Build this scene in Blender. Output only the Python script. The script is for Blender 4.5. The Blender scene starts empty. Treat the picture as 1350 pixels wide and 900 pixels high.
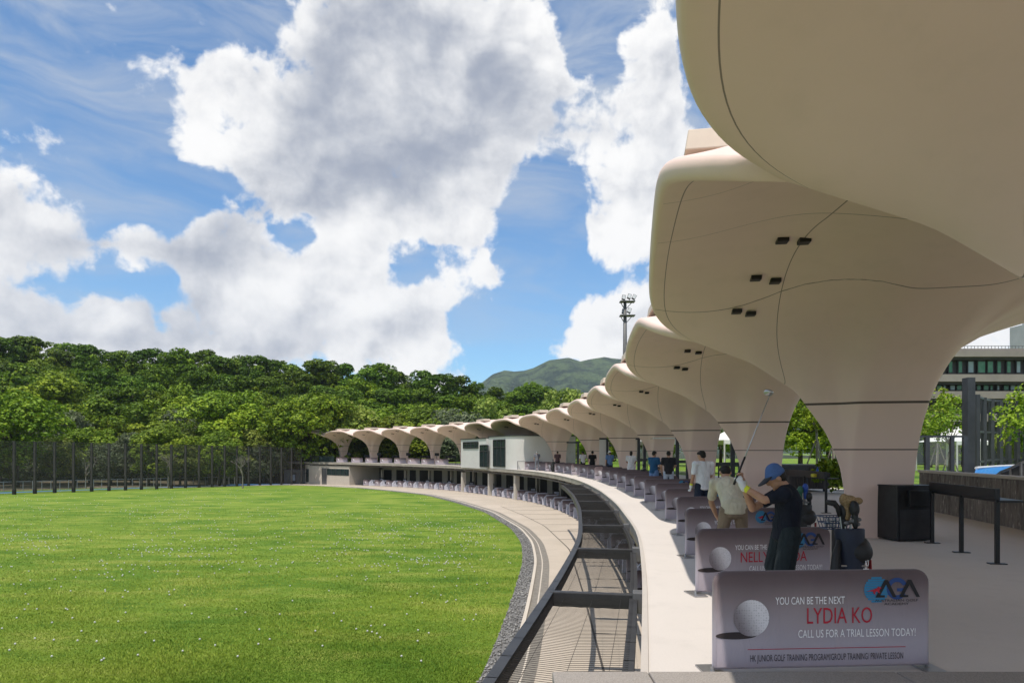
import bpy, bmesh, math, random
import numpy as np
from mathutils import Vector, Matrix
R = math.radians
random.seed(7); rng = np.random.default_rng(7)
sc = bpy.context.scene
COL = sc.collection

# ------------------------------------------------------------------ camera, sky, sun, exposure
FPX, CXP, HY = 900.0, 675.0, 595.0          # focal length, centre column and horizon row, in photo pixels
DECK, CAMZ = 2.7, 4.4
cam_d = bpy.data.cameras.new('camera'); cam = bpy.data.objects.new('camera', cam_d); COL.objects.link(cam)
cam.location = (0, 0, CAMZ); cam.rotation_euler = (R(90), 0, 0)
cam_d.sensor_width = 36; cam_d.lens = 36 * FPX / 1350; cam_d.shift_y = (HY - 450) / 1350
cam_d.clip_start = 0.1; cam_d.clip_end = 20000
sc.camera = cam
sc.view_settings.view_transform = 'Standard'; sc.view_settings.look = 'None'
sc.view_settings.gamma = 1; sc.view_settings.use_curve_mapping = False
sc.view_settings.exposure = 0.82
sc.cycles.max_bounces = 9; sc.cycles.diffuse_bounces = 7; sc.cycles.transparent_max_bounces = 24
sc.cycles.caustics_reflective = False; sc.cycles.caustics_refractive = False

SUN_DIR = Vector((-0.17, -0.38, 1.0)).normalized()
sun_d = bpy.data.lights.new('sun', 'SUN'); sun_o = bpy.data.objects.new('sun', sun_d); COL.objects.link(sun_o)
sun_d.energy = 2.6; sun_d.angle = R(0.5); sun_d.color = (1.0, 0.93, 0.83)
sun_o.rotation_euler = SUN_DIR.to_track_quat('Z', 'Y').to_euler(); sun_o.location = (-20, -20, 60)
SUN_EL = math.asin(SUN_DIR.z); SUN_ROT = math.atan2(SUN_DIR.x, SUN_DIR.y)
SKY_STRENGTH = 0.15

class NT:
    """tiny node-tree writer"""
    def __init__(s, tree): s.t = tree; s.n = tree.nodes; s.l = tree.links
    def new(s, typ, **kw):
        n = s.n.new(typ)
        for k, v in kw.items(): setattr(n, k, v)
        return n
    def put(s, sock, v):
        if hasattr(v, 'is_output'): s.l.new(v, sock)
        elif v is not None: sock.default_value = v
    def m(s, op, a, b=None, c=None, clamp=False):
        n = s.n.new('ShaderNodeMath'); n.operation = op; n.use_clamp = clamp
        s.put(n.inputs[0], a)
        if b is not None: s.put(n.inputs[1], b)
        if c is not None: s.put(n.inputs[2], c)
        return n.outputs[0]
    def ss(s, x, lo, hi, a=0.0, b=1.0):
        n = s.n.new('ShaderNodeMapRange'); n.interpolation_type = 'SMOOTHSTEP'
        s.put(n.inputs[0], x); s.put(n.inputs[1], lo); s.put(n.inputs[2], hi); s.put(n.inputs[3], a); s.put(n.inputs[4], b)
        return n.outputs[0]
    def lin(s, x, lo, hi, a=0.0, b=1.0):
        n = s.n.new('ShaderNodeMapRange'); s.put(n.inputs[0], x); s.put(n.inputs[1], lo); s.put(n.inputs[2], hi); s.put(n.inputs[3], a); s.put(n.inputs[4], b)
        return n.outputs[0]
    def mix(s, f, a, b, blend='MIX'):
        n = s.n.new('ShaderNodeMix'); n.data_type = 'RGBA'; n.blend_type = blend
        s.put(n.inputs[0], f); s.put(n.inputs[6], c4(a)); s.put(n.inputs[7], c4(b)); return n.outputs[2]
    def noise(s, vec, scale, detail=4, rough=.55, dist=0.0, col=False):
        n = s.n.new('ShaderNodeTexNoise')
        if vec is not None: s.l.new(vec, n.inputs['Vector'])
        n.inputs['Scale'].default_value = scale; n.inputs['Detail'].default_value = detail
        n.inputs['Roughness'].default_value = rough; n.inputs['Distortion'].default_value = dist
        return n.outputs[1 if col else 0]
    def xyz(s, x, y, z):
        n = s.n.new('ShaderNodeCombineXYZ'); s.put(n.inputs[0], x); s.put(n.inputs[1], y); s.put(n.inputs[2], z); return n.outputs[0]
    def sep(s, v):
        n = s.n.new('ShaderNodeSeparateXYZ'); s.l.new(v, n.inputs[0]); return n.outputs
    def vm(s, op, a, b):
        n = s.n.new('ShaderNodeVectorMath'); n.operation = op; s.put(n.inputs[0], a); s.put(n.inputs[1], b); return n.outputs[0]
    def bump(s, h, strength=.3, dist=.02):
        n = s.n.new('ShaderNodeBump'); n.inputs['Strength'].default_value = strength; n.inputs['Distance'].default_value = dist
        s.l.new(h, n.inputs['Height']); return n.outputs[0]
def c4(c):
    if isinstance(c, (tuple, list)): return (c[0], c[1], c[2], 1.0)
    return c

def build_world():
    w = bpy.data.worlds.new('World'); sc.world = w; w.use_nodes = True
    t = NT(w.node_tree); t.n.clear()
    out = t.new('ShaderNodeOutputWorld'); bg = t.new('ShaderNodeBackground')
    sky = t.new('ShaderNodeTexSky'); sky.sky_type = 'NISHITA'; sky.sun_disc = False
    sky.sun_elevation = SUN_EL; sky.sun_rotation = SUN_ROT; sky.air_density = 1.0; sky.dust_density = 0.5; sky.ozone_density = 2.0
    d = t.new('ShaderNodeTexCoord').outputs['Generated']
    X, Y, Z = t.sep(d)
    az = t.m('ARCTAN2', X, Y)
    hyp = t.m('SQRT', t.m('ADD', t.m('MULTIPLY', X, X), t.m('MULTIPLY', Y, Y)))
    el = t.m('DIVIDE', Z, t.m('MAXIMUM', hyp, 0.15))
    P = t.xyz(az, el, 0.0)
    def noise2(vec, scale, detail, rough, dist=0.0, col=False):
        n = t.new('ShaderNodeTexNoise', noise_dimensions='2D'); t.l.new(vec, n.inputs['Vector'])
        n.inputs['Scale'].default_value = scale; n.inputs['Detail'].default_value = detail; n.inputs['Roughness'].default_value = rough; n.inputs['Distortion'].default_value = dist
        return n.outputs[1 if col else 0]
    warp = noise2(P, 4.5, 4, .55, 0, True)
    Pw = t.vm('ADD', P, t.vm('MULTIPLY', t.vm('SUBTRACT', warp, (.5, .5, .5)), (.055, .045, 0)))
    ws = t.sep(Pw)
    # where the big clouds stand: two smooth fields over bearing and height (cover, grey underside), kept as curves, one per height
    AZ0, AZ1, EL0, EL1, NR = -1.2, 1.2, -.02, .74, 20
    def ae(px, py):
        x = (px - CXP) / FPX; z = (HY - py) / FPX
        return math.atan(x), z / math.sqrt(1 + x * x)
    def field(lst, A, Ee):
        f = np.zeros_like(A)
        for (px, py, rx, ry, amp) in lst:
            a0, e0 = ae(px, py); q = ((A - a0) * FPX / rx) ** 2 + ((Ee - e0) * FPX / ry) ** 2; f += amp / (1 + q ** 2)
        return f
    A = np.linspace(AZ0, AZ1, 49); rows = np.linspace(EL0, EL1, NR); step = rows[1] - rows[0]
    uaz = t.lin(ws[0], AZ0, AZ1, 0, 1); acc = None
    for e in rows:
        cov = np.clip(np.minimum(field(CLOUD_WHITE, A, np.full_like(A, e)), 1.0) + field(CLOUD_GAPS, A, np.full_like(A, e)), -1, 2)
        gry = np.clip(field(CLOUD_GREY, A, np.full_like(A, e)), 0, 1.2)
        away = np.clip((np.abs(A) - .68) / .25, 0, 1); cov = cov * (1 - away) + away * .42
        cn = t.new('ShaderNodeRGBCurve')
        for ch, vals in ((0, (cov + 1) / 3), (1, gry / 1.2)):
            cu = cn.mapping.curves[ch]
            while len(cu.points) > 2: cu.points.remove(cu.points[0])
            for k, vv in enumerate(vals):
                x = k / (len(vals) - 1)
                if k == 0: cu.points[0].location = (0, float(vv))
                elif k == len(vals) - 1: cu.points[-1].location = (1, float(vv))
                else: cu.points.new(x, float(vv))
        cn.mapping.update(); cn.inputs[0].default_value = 1.0
        t.l.new(t.xyz(uaz, uaz, 0.0), cn.inputs[1])
        hat = t.m('SUBTRACT', 1.0, t.m('ABSOLUTE', t.m('MULTIPLY', t.m('SUBTRACT', ws[1], float(e)), 1 / step)), clamp=True)
        mult = t.new('ShaderNodeVectorMath', operation='MULTIPLY_ADD')
        t.l.new(cn.outputs[0], mult.inputs[0]); t.l.new(hat, mult.inputs[1])
        if acc is not None: t.l.new(acc, mult.inputs[2])
        acc = mult.outputs[0]
    fs = t.sep(acc)
    cov = t.m('MULTIPLY_ADD', fs[0], 3.0, -1.0); gsum = t.m('MULTIPLY', fs[1], 1.2)
    high = t.ss(ws[1], EL1 - .08, EL1); cov = t.m('ADD', t.m('MULTIPLY', cov, t.m('SUBTRACT', 1.0, high)), t.m('MULTIPLY', high, .30))
    def fbm(v): return noise2(v, 10.5, 9, .60, 0)
    vor = t.new('ShaderNodeTexVoronoi', voronoi_dimensions='2D', feature='SMOOTH_F1'); t.l.new(Pw, vor.inputs['Vector']); vor.inputs['Scale'].default_value = 15
    vor.inputs['Detail'].default_value = 3.0; vor.inputs['Roughness'].default_value = .5; vor.inputs['Smoothness'].default_value = .35; vor.normalize = True
    puff = t.m('MULTIPLY', t.m('SUBTRACT', .42, vor.outputs['Distance']), 1.0)
    f0 = fbm(Pw); f1 = fbm(t.vm('ADD', Pw, (-.010, .020, 0)))
    D = t.m('ADD', t.m('ADD', cov, puff), t.m('MULTIPLY', t.m('SUBTRACT', f0, .5), 1.8))
    alpha = t.ss(D, .40, .72)
    s0 = noise2(Pw, 7.0, 3, .5); s1 = noise2(t.vm('ADD', Pw, (-.022, .040, 0)), 7.0, 3, .5)
    lit = t.m('ADD', t.m('MULTIPLY', t.m('SUBTRACT', f0, f1), 1.9), t.m('MULTIPLY', t.m('SUBTRACT', s0, s1), 1.5))
    thick = t.ss(D, .55, 1.6)
    br = t.m('SUBTRACT', .90, t.m('MULTIPLY', t.m('MULTIPLY', gsum, .86), t.lin(f1, .32, .68, 1.15, .72)))
    br = t.m('SUBTRACT', br, t.m('MULTIPLY', thick, .12))
    br = t.m('ADD', br, t.m('ADD', lit, t.m('MULTIPLY', puff, .55)))
    edge = t.ss(D, .44, .80, .30, 0)                        # thin, sunlit rims
    br = t.ss(t.m('ADD', br, edge), -.62, 1.14)
    cloud = t.mix(br, (1.35, 1.5, 1.85), (3.95, 3.92, 3.88))
    wisp = noise2(t.vm('MULTIPLY', Pw, (1.0, 3.0, 1)), 4.0, 6, .6, .5)
    wa = t.m('MULTIPLY', t.ss(wisp, .34, .78), t.ss(el, .05, .5, .22, .80))
    skyc = t.mix(1.0, sky.outputs[0], SKY_TINT, 'MULTIPLY')
    skyc = t.mix(wa, skyc, (1.95, 2.2, 2.6))
    col = t.mix(alpha, skyc, cloud)
    col = t.mix(t.ss(Z, -.06, .0), (1.2, 1.3, 1.2), col)
    t.l.new(col, bg.inputs[0]); bg.inputs[1].default_value = SKY_STRENGTH
    t.l.new(bg.outputs[0], out.inputs[0])
    w.cycles.sampling_method = 'NONE'
SKY_TINT = (.36, .53, .63)
CLOUD_WHITE = [(40, 300, 130, 90, 1.0), (190, 305, 130, 52, .8), (290, 330, 130, 75, .8), (60, 415, 170, 46, 1.0), (250, 420, 90, 40, .6), (20, 250, 60, 40, .5), (110, 330, 90, 40, .6), (540, 300, 60, 40, .3), (330, 420, 190, 62, .8),
    (500, 395, 120, 50, .75), (590, 372, 55, 22, .3), (285, 135, 62, 38, .55), (330, 205, 80, 72, .8), (385, 275, 80, 60, .6), (165, 95, 30, 20, .35), (200, 110, 20, 30, .2),
    (85, 205, 20, 24, .55), (455, 300, 75, 48, .7), (590, 482, 36, 22, 1.1), (640, 300, 40, 45, .45), (737, 185, 36, 24, .6), (728, 70, 16, 36, .45),
    (855, 235, 60, 95, .85), (800, 300, 42, 46, .55), (845, 60, 40, 90, .7), (770, 405, 40, 18, .5), (765, 455, 66, 28, .8), (860, 430, 50, 60, .7), (1310, 440, 70, 40, .7), (640, 360, 70, 12, .25), (610, 430, 30, 8, .1), (420, 360, 90, 40, .4),
    (480, 90, 130, 110, .8), (590, 170, 120, 105, .85), (640, 60, 90, 75, .8), (470, 215, 90, 85, .6), (20, 20, 60, 25, .2)]
CLOUD_GAPS = [(165, 255, 100, 36, -.95), (160, 375, 60, 24, -1.2), (105, 140, 130, 75, -.6), (235, 258, 44, 28, -.8), (700, 345, 60, 75, -.6), (690, 245, 52, 45, -.35), (770, 60, 30, 75, -.35),
    (385, 318, 20, 22, -1.0), (375, 100, 30, 60, -.25), (545, 340, 60, 20, -.9), (640, 440, 60, 40, -.5), (220, 40, 140, 30, -.15), (215, 345, 30, 14, -.25)]
CLOUD_GREY = [(500, 100, 150, 125, 1.0), (600, 150, 130, 110, .9), (470, 230, 90, 80, .6), (300, 322, 85, 40, .65), (60, 420, 150, 42, .6), (420, 445, 150, 28, .5), (180, 450, 150, 30, .5), (890, 130, 50, 90, .6), (70, 330, 60, 40, .3), (345, 225, 45, 40, .4), (150, 330, 70, 35, .4), (250, 330, 60, 40, .4), (560, 420, 60, 18, .4), (860, 300, 30, 60, .3)]
build_world()

# ------------------------------------------------------------------ helpers
MAT = {}
def mat(name, col, rough=.6, col2=None, scale=3.0, bump=0.0, bscale=40.0, metal=0.0, detail=5, spec=.4, lo=.35, hi=.68):
    if name in MAT: return MAT[name]
    m = bpy.data.materials.new(name); m.use_nodes = True; t = NT(m.node_tree)
    b = t.n['Principled BSDF']; tc = t.new('ShaderNodeTexCoord').outputs['Object']
    if col2 is None: col2 = tuple(c * .8 for c in col)
    f = t.lin(t.noise(tc, scale, detail, .62), lo, hi)
    t.l.new(t.mix(f, col, col2), b.inputs['Base Color'])
    b.inputs['Roughness'].default_value = rough; b.inputs['Metallic'].default_value = metal; b.inputs['Specular IOR Level'].default_value = spec
    if bump: t.l.new(t.bump(t.noise(tc, bscale, 4, .6), bump, .01), b.inputs['Normal'])
    MAT[name] = m; return m
def newmat(name):
    m = bpy.data.materials.new(name); m.use_nodes = True; MAT[name] = m
    t = NT(m.node_tree); return m, t, t.n['Principled BSDF']

def at(px, py, Y):                                        # the point at depth Y seen at a photo pixel
    return Vector(((px - CXP) / FPX * Y, Y, CAMZ + (HY - py) / FPX * Y))
def on_z(px, py, z):                                      # the point of height z seen at a photo pixel
    return at(px, py, FPX * (CAMZ - z) / (py - HY))
def gz(y):                                                # the field falls away gently towards its far end
    t = max(0.0, min(y, 130) - 30.0); return -0.00013 * t * t
def on_ground(px, py):
    Y = 40.0
    for _ in range(40): Y = .5 * Y + .5 * FPX * (CAMZ - gz(Y)) / (py - HY)
    return at(px, py, Y)

class MB:
    """collects shapes and links them as ONE mesh object"""
    def __init__(s): s.v = []; s.f = []; s.mi = []; s.uv = {}
    def add(s, vs, fs, mi=0):
        o = len(s.v); s.v.extend([tuple(v) for v in vs]); s.f.extend([tuple(i + o for i in f) for f in fs]); s.mi.extend([mi] * len(fs)); return o
    def box(s, c, d, rot=0.0, mi=0, mat4=None):
        x, y, z = d[0] / 2, d[1] / 2, d[2] / 2
        vs = [Vector((a, b, e)) for a in (-x, x) for b in (-y, y) for e in (-z, z)]
        M = mat4 if mat4 is not None else Matrix.Rotation(rot, 4, 'Z')
        vs = [M @ v + Vector(c) for v in vs]
        s.add(vs, [(0, 1, 3, 2), (4, 6, 7, 5), (0, 4, 5, 1), (2, 3, 7, 6), (0, 2, 6, 4), (1, 5, 7, 3)], mi)
    def beam(s, a, b, w, h, mi=0, up=(0, 0, 1)):
        a = Vector(a); b = Vector(b); d = (b - a); L = d.length
        if L < 1e-6: return
        d /= L; u = Vector(up)
        if abs(d.dot(u)) > .98: u = Vector((0, 1, 0))
        x = d.cross(u).normalized(); z = x.cross(d)
        M = Matrix((x, d, z)).transposed().to_4x4()
        s.box((a + b) / 2, (w, L, h), mat4=M, mi=mi)
    def tube(s, pts, rad, n=8, mi=0, cap=True):
        pts = [Vector(p) for p in pts]; k = len(pts)
        if not hasattr(rad, '__len__'): rad = [rad] * k
        up = Vector((0, 0, 1)); vs = []; prev = None
        for i, p in enumerate(pts):
            d = (pts[min(i + 1, k - 1)] - pts[max(i - 1, 0)]).normalized()
            if prev is None:
                x = d.cross(up)
                if x.length < .05: x = d.cross(Vector((0, 1, 0)))
            else: x = prev - d * prev.dot(d)
            x.normalize(); prev = x; y = d.cross(x)
            for j in range(n):
                a = 2 * math.pi * j / n; vs.append(p + (x * math.cos(a) + y * math.sin(a)) * rad[i])
        fs = [(i * n + j, i * n + (j + 1) % n, (i + 1) * n + (j + 1) % n, (i + 1) * n + j) for i in range(k - 1) for j in range(n)]
        if cap: fs += [tuple(range(n))[::-1], tuple((k - 1) * n + j for j in range(n))]
        s.add(vs, fs, mi)
    def lathe(s, prof, c=(0, 0, 0), n=16, mi=0):
        c = Vector(c); vs = []
        for (r, z) in prof:
            for j in range(n): a = 2 * math.pi * j / n; vs.append(c + Vector((r * math.cos(a), r * math.sin(a), z)))
        k = len(prof)
        fs = [(i * n + j, i * n + (j + 1) % n, (i + 1) * n + (j + 1) % n, (i + 1) * n + j) for i in range(k - 1) for j in range(n)]
        fs += [tuple(range(n))[::-1], tuple((k - 1) * n + j for j in range(n))]
        s.add(vs, fs, mi)
    def ell(s, c, r, M=None, n=14, m=9, mi=0):
        c = Vector(c); vs = []; fs = []
        for i in range(m + 1):
            th = math.pi * i / m
            for j in range(n):
                a = 2 * math.pi * j / n; v = Vector((r[0] * math.sin(th) * math.cos(a), r[1] * math.sin(th) * math.sin(a), r[2] * math.cos(th)))
                vs.append(c + (M @ v if M is not None else v))
        fs = [(i * n + j, (i + 1) * n + j, (i + 1) * n + (j + 1) % n, i * n + (j + 1) % n) for i in range(m) for j in range(n)]
        s.add(vs, fs, mi)
    def prism(s, poly, d, M=None, mi=0):
        """poly in the local xz plane, thickness d along local y (0..d)"""
        n = len(poly); vs = [Vector((x, 0, z)) for x, z in poly] + [Vector((x, d, z)) for x, z in poly]
        if M is not None: vs = [M @ v for v in vs]
        fs = [tuple(range(n)), tuple(range(2 * n - 1, n - 1, -1))] + [(i, i + n, (i + 1) % n + n, (i + 1) % n) for i in range(n)]
        s.add(vs, fs, mi)
    def build(s, name, mats, parent=None, smooth=False, bevel=0.0, loc=None):
        me = bpy.data.meshes.new(name); me.from_pydata(s.v, [], s.f)
        if not isinstance(mats, (list, tuple)): mats = [mats]
        for m in mats: me.materials.append(m)
        if len(mats) > 1: me.polygons.foreach_set('material_index', s.mi)
        bm = bmesh.new(); bm.from_mesh(me); bmesh.ops.remove_doubles(bm, verts=bm.verts, dist=1e-6)
        bmesh.ops.recalc_face_normals(bm, faces=bm.faces); bm.to_mesh(me); bm.free()
        if smooth is True: me.polygons.foreach_set('use_smooth', [True] * len(me.polygons))
        o = bpy.data.objects.new(name, me); COL.objects.link(o)
        if parent is not None: o.parent = parent
        if loc is not None: o.location = loc
        if smooth == 'auto':
            me.polygons.foreach_set('use_smooth', [True] * len(me.polygons)); me.set_sharp_from_angle(angle=R(40))
        if bevel:
            b = o.modifiers.new('bevel', 'BEVEL'); b.width = bevel; b.segments = 2; b.limit_method = 'ANGLE'; b.angle_limit = R(40)
        return o
def tag(o, label=None, cat=None, group=None, kind=None):
    if label: o['label'] = label
    if cat: o['category'] = cat
    if group: o['group'] = group
    if kind: o['kind'] = kind
    return o
def empty(name, loc=(0, 0, 0), rz=0.0):
    o = bpy.data.objects.new(name, None); COL.objects.link(o); o.location = loc; o.rotation_euler = (0, 0, rz); o.empty_display_size = .2; return o
def copy_tree(o, parent=None):
    c = o.copy(); COL.objects.link(c)
    if parent is not None: c.parent = parent
    for ch in list(o.children): copy_tree(ch, c)
    return c
def npmesh(name, V, F, mat_, col=None, parent=None):
    """fast mesh from numpy arrays (all faces of one size)"""
    me = bpy.data.meshes.new(name); nv, nf, k = len(V), len(F), F.shape[1]
    me.vertices.add(nv); me.vertices.foreach_set('co', np.ascontiguousarray(V, dtype=np.float32).ravel())
    me.loops.add(nf * k); me.loops.foreach_set('vertex_index', np.ascontiguousarray(F, dtype=np.int32).ravel())
    me.polygons.add(nf); me.polygons.foreach_set('loop_start', np.arange(0, nf * k, k, dtype=np.int32))
    me.update(calc_edges=True)
    if col is not None:
        a = me.color_attributes.new('tint', 'FLOAT_COLOR', 'POINT'); a.data.foreach_set('color', np.ascontiguousarray(col, dtype=np.float32).ravel())
    me.materials.append(mat_)
    o = bpy.data.objects.new(name, me); COL.objects.link(o)
    if parent is not None: o.parent = parent
    return o
ORD = ['first', 'second', 'third', 'fourth', 'fifth', 'sixth', 'seventh', 'eighth', 'ninth', 'tenth', 'eleventh', 'twelfth', 'thirteenth', 'fourteenth', 'fifteenth', 'sixteenth',
       'seventeenth', 'eighteenth', 'nineteenth', 'twentieth', 'twenty-first', 'twenty-second', 'twenty-third', 'twenty-fourth', 'twenty-fifth', 'twenty-sixth', 'twenty-seventh', 'twenty-eighth', 'twenty-ninth', 'thirtieth',
       'thirty-first', 'thirty-second', 'thirty-third', 'thirty-fourth', 'thirty-fifth', 'thirty-sixth', 'thirty-seventh', 'thirty-eighth', 'thirty-ninth', 'fortieth']
def ordw(i): return ORD[i]

# ------------------------------------------------------------------ the plan: one long curve (the deck's outer edge)
def smooth_curve(pts, step=.5, win=8.0):
    P = np.array(pts, float); d = np.r_[0, np.cumsum(np.hypot(*np.diff(P, axis=0).T))]
    s = np.arange(0, d[-1], .1); Q = np.c_[np.interp(s, d, P[:, 0]), np.interp(s, d, P[:, 1])]
    k = int(win / .1) | 1; pad = k // 2
    a = np.repeat(Q[:1], pad, 0) + (np.arange(-pad, 0)[:, None]) * (Q[1] - Q[0]); b = np.repeat(Q[-1:], pad, 0) + (np.arange(1, pad + 1)[:, None]) * (Q[-1] - Q[-2])
    E = np.r_[a, Q, b]; ker = np.hanning(k + 2)[1:-1]; ker /= ker.sum()
    return np.c_[np.convolve(E[:, 0], ker, 'valid'), np.convolve(E[:, 1], ker, 'valid')]
class Curve:
    def __init__(s, pts, win=8.0, y0=None):
        s.Q = smooth_curve(pts, win=win); s.d = np.r_[0, np.cumsum(np.hypot(*np.diff(s.Q, axis=0).T))]
        s.off = np.interp(y0, s.Q[:, 1], s.d) if y0 is not None else 0.0
        s.s0 = -s.off; s.s1 = s.d[-1] - s.off
    def p(s, u): return Vector((float(np.interp(u + s.off, s.d, s.Q[:, 0])), float(np.interp(u + s.off, s.d, s.Q[:, 1]))))
    def t(s, u): a = s.p(max(u - .6, s.s0)); b = s.p(min(u + .6, s.s1)); return (b - a).normalized()
    def n(s, u): t = s.t(u); return Vector((t.y, -t.x))
    def at(s, u, v, z=0.0): q = s.p(u) + s.n(u) * v; return Vector((q.x, q.y, z))
    def s_for_px(s, px, v=0.0, lo=None, hi=None):
        us = np.arange(lo if lo is not None else 0, hi if hi is not None else s.s1, .1)
        xs = [(lambda q: CXP + FPX * q.x / q.y)(s.at(u, v)) for u in us]
        return float(us[int(np.argmin(np.abs(np.array(xs) - px)))])
E = Curve([(-2.4, -12), (-1.2, -6), (0.0, 0), (1.05, 5.3), (1.83, 9.27), (2.69, 14.3), (3.45, 22.2), (3.86, 29.4), (4.0, 36), (3.92, 42.5), (3.3, 50), (2.27, 56.7), (.9, 62), (-1.1, 67.5),
           (-3.9, 74.8), (-7.3, 82.1), (-11.5, 88.8), (-16, 95), (-21.2, 100.4), (-26.5, 105.4), (-31.8, 109.5), (-37, 113), (-41, 115.6)], win=7.0, y0=0.0)

def strip(name, left, right, zf, m, s0, s1, step=.5, kind='structure', uvlen=False):
    """a sheet between two plan functions left(u), right(u) -> Vector2, heights from zf(u, x, y)"""
    us = np.arange(s0, s1 + step, step); vs = []; fs = []
    for u in us:
        for k, g in enumerate((left, right)):
            q = g(u); vs.append((q.x, q.y, zf(q.x, q.y)))
    for i in range(len(us) - 1): fs.append((2 * i, 2 * i + 1, 2 * i + 3, 2 * i + 2))
    mb = MB(); mb.add(vs, fs); o = mb.build(name, m)
    if kind: o['kind'] = kind
    return o
# ------------------------------------------------------------------ ground, path, deck
def grass_mat():
    m, t, b = newmat('lawn_grass'); tc = t.new('ShaderNodeTexCoord').outputs['Object']
    n1 = t.noise(t.vm('MULTIPLY', tc, (1, 1.6, 1)), .12, 6, .6); n2 = t.noise(t.vm('MULTIPLY', tc, (.6, 1.5, 1)), .55, 6, .65); n3 = t.noise(tc, 9, 6, .7); n4 = t.noise(tc, 45, 3, .7)
    c = t.mix(t.lin(n1, .42, .58), (.105, .200, .018), (.200, .285, .034))
    c = t.mix(t.lin(n2, .50, .66), c, (.31, .335, .07))
    c = t.mix(t.lin(n2, .48, .34), c, (.055, .140, .012))
    c = t.mix(t.lin(n3, .35, .7, .0, .55), c, (.075, .16, .010))
    c = t.mix(t.lin(n4, .5, .8, 0, .5), c, (.30, .36, .07))
    t.l.new(c, b.inputs['Base Color']); b.inputs['Roughness'].default_value = .85; b.inputs['Specular IOR Level'].default_value = .15
    h = t.m('ADD', t.noise(tc, 30, 5, .7), t.m('MULTIPLY', t.noise(tc, 3, 4, .6), 1.2))
    t.l.new(t.bump(h, .8, .06), b.inputs['Normal']); return m
GRASS = grass_mat()
def concrete_mat(name, c1, c2, spec=.3, sc1=.35, bump=.12):
    m, t, b = newmat(name); tc = t.new('ShaderNodeTexCoord').outputs['Object']
    c = t.mix(t.lin(t.noise(tc, sc1, 7, .6), .36, .66), c1, c2)
    c = t.mix(t.lin(t.noise(tc, 2.2, 7, .7), .52, .78, 0, .55), c, tuple(x * .78 for x in c1))
    c = t.mix(t.lin(t.noise(tc, 60, 3, .6), .4, .7, 0, .25), c, tuple(x * .8 for x in c2))
    t.l.new(c, b.inputs['Base Color']); b.inputs['Roughness'].default_value = .75; b.inputs['Specular IOR Level'].default_value = spec
    t.l.new(t.bump(t.noise(tc, 90, 4, .7), bump, .01), b.inputs['Normal']); return m
PATHM = concrete_mat('path_concrete', (.50, .43, .355), (.43, .37, .30))
DECKM = concrete_mat('deck_concrete', (.60, .555, .515), (.545, .505, .47), .35, .25, .05)
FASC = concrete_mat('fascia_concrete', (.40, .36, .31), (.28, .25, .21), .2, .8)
CREAM = concrete_mat('cream_wall', (.52, .47, .41), (.46, .41, .35), .2, .6, .05)
WHITEW = concrete_mat('white_wall', (.60, .585, .565), (.55, .535, .515), .2, .5, .04)
GRANITE = mat('granite', (.36, .33, .30), .8, (.20, .18, .165), 120, .3, 200, detail=3, lo=.3, hi=.7)
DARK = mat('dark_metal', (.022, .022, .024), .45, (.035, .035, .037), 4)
BLACK = mat('black_metal', (.012, .012, .013), .4, (.02, .02, .022), 6, .05, 120)
GREYM = mat('grey_metal', (.16, .16, .165), .45, (.12, .12, .125), 5, metal=.3)
NETM = mat('net_cord', (.030, .029, .030), .8, (.045, .043, .043), 5)
GLASSD = mat('dark_glass', (.018, .030, .032), .06, (.03, .045, .045), 1.5, spec=.6)
BLUEP = mat('blue_path', (.07, .22, .50), .6, (.05, .17, .42), 1.5)
JOINT = mat('joint_filler', (.09, .08, .07), .9)

# the field: one sheet to the horizon
xs = np.r_[-1700, -900, -400, np.arange(-200, 201, 4), 400, 900, 1700]; ys = np.r_[-70, -40, np.arange(-20, 161, 2), 220, 400, 900, 2650]
vs = [(x, y, gz(y) - .012) for y in ys for x in xs]; nx = len(xs)
mb = MB(); mb.add(vs, [(j * nx + i, j * nx + i + 1, (j + 1) * nx + i + 1, (j + 1) * nx + i) for j in range(len(ys) - 1) for i in range(nx - 1)])
tag(mb.build('field_ground', GRASS, smooth=True), kind='structure')

g_px = [(635, 895), (655, 845), (672, 800), (683, 765), (690, 740), (688, 715), (675, 697), (640, 675), (600, 662), (560, 652), (505, 646), (450, 641), (380, 639)]
gp = [on_ground(*p) for p in g_px]; gp = [(q.x, q.y) for q in gp]
d0 = (gp[0][0] - gp[1][0], gp[0][1] - gp[1][1])
gp = [(gp[0][0] + d0[0] * 9 - 3.0, gp[0][1] + d0[1] * 9), (gp[0][0] + d0[0] * 4 - .7, gp[0][1] + d0[1] * 4)] + gp + [(-45, 93), (-60, 92)]
G = Curve(gp, win=6.0)
def goff(v): return lambda u: (lambda q: Vector((q.x, q.y)))(G.at(u, v))
def gf(dz): return lambda x, y: gz(y) + dz
GR = mat('gravel', (.20, .195, .19), .9, (.09, .088, .085), 30, .6, 60)
strip('gravel_bed', goff(-.02), goff(.46), gf(-.006), GR, G.s0, G.s1)
KERBM = concrete_mat('kerb_concrete', (.58, .52, .44), (.5, .44, .37))
mb = MB(); us = np.arange(G.s0, G.s1, .5)
for k in range(len(us) - 1):
    a = [G.at(us[k], v) for v in (.46, .56)]; c = [G.at(us[k + 1], v) for v in (.46, .56)]
    V = []
    for q in a + c: V += [(q.x, q.y, gz(q.y) - .05), (q.x, q.y, gz(q.y) + .05)]
    mb.add(V, [(1, 3, 7, 5), (0, 1, 5, 4), (2, 6, 7, 3)])
tag(mb.build('kerb', KERBM), kind='structure')
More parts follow.
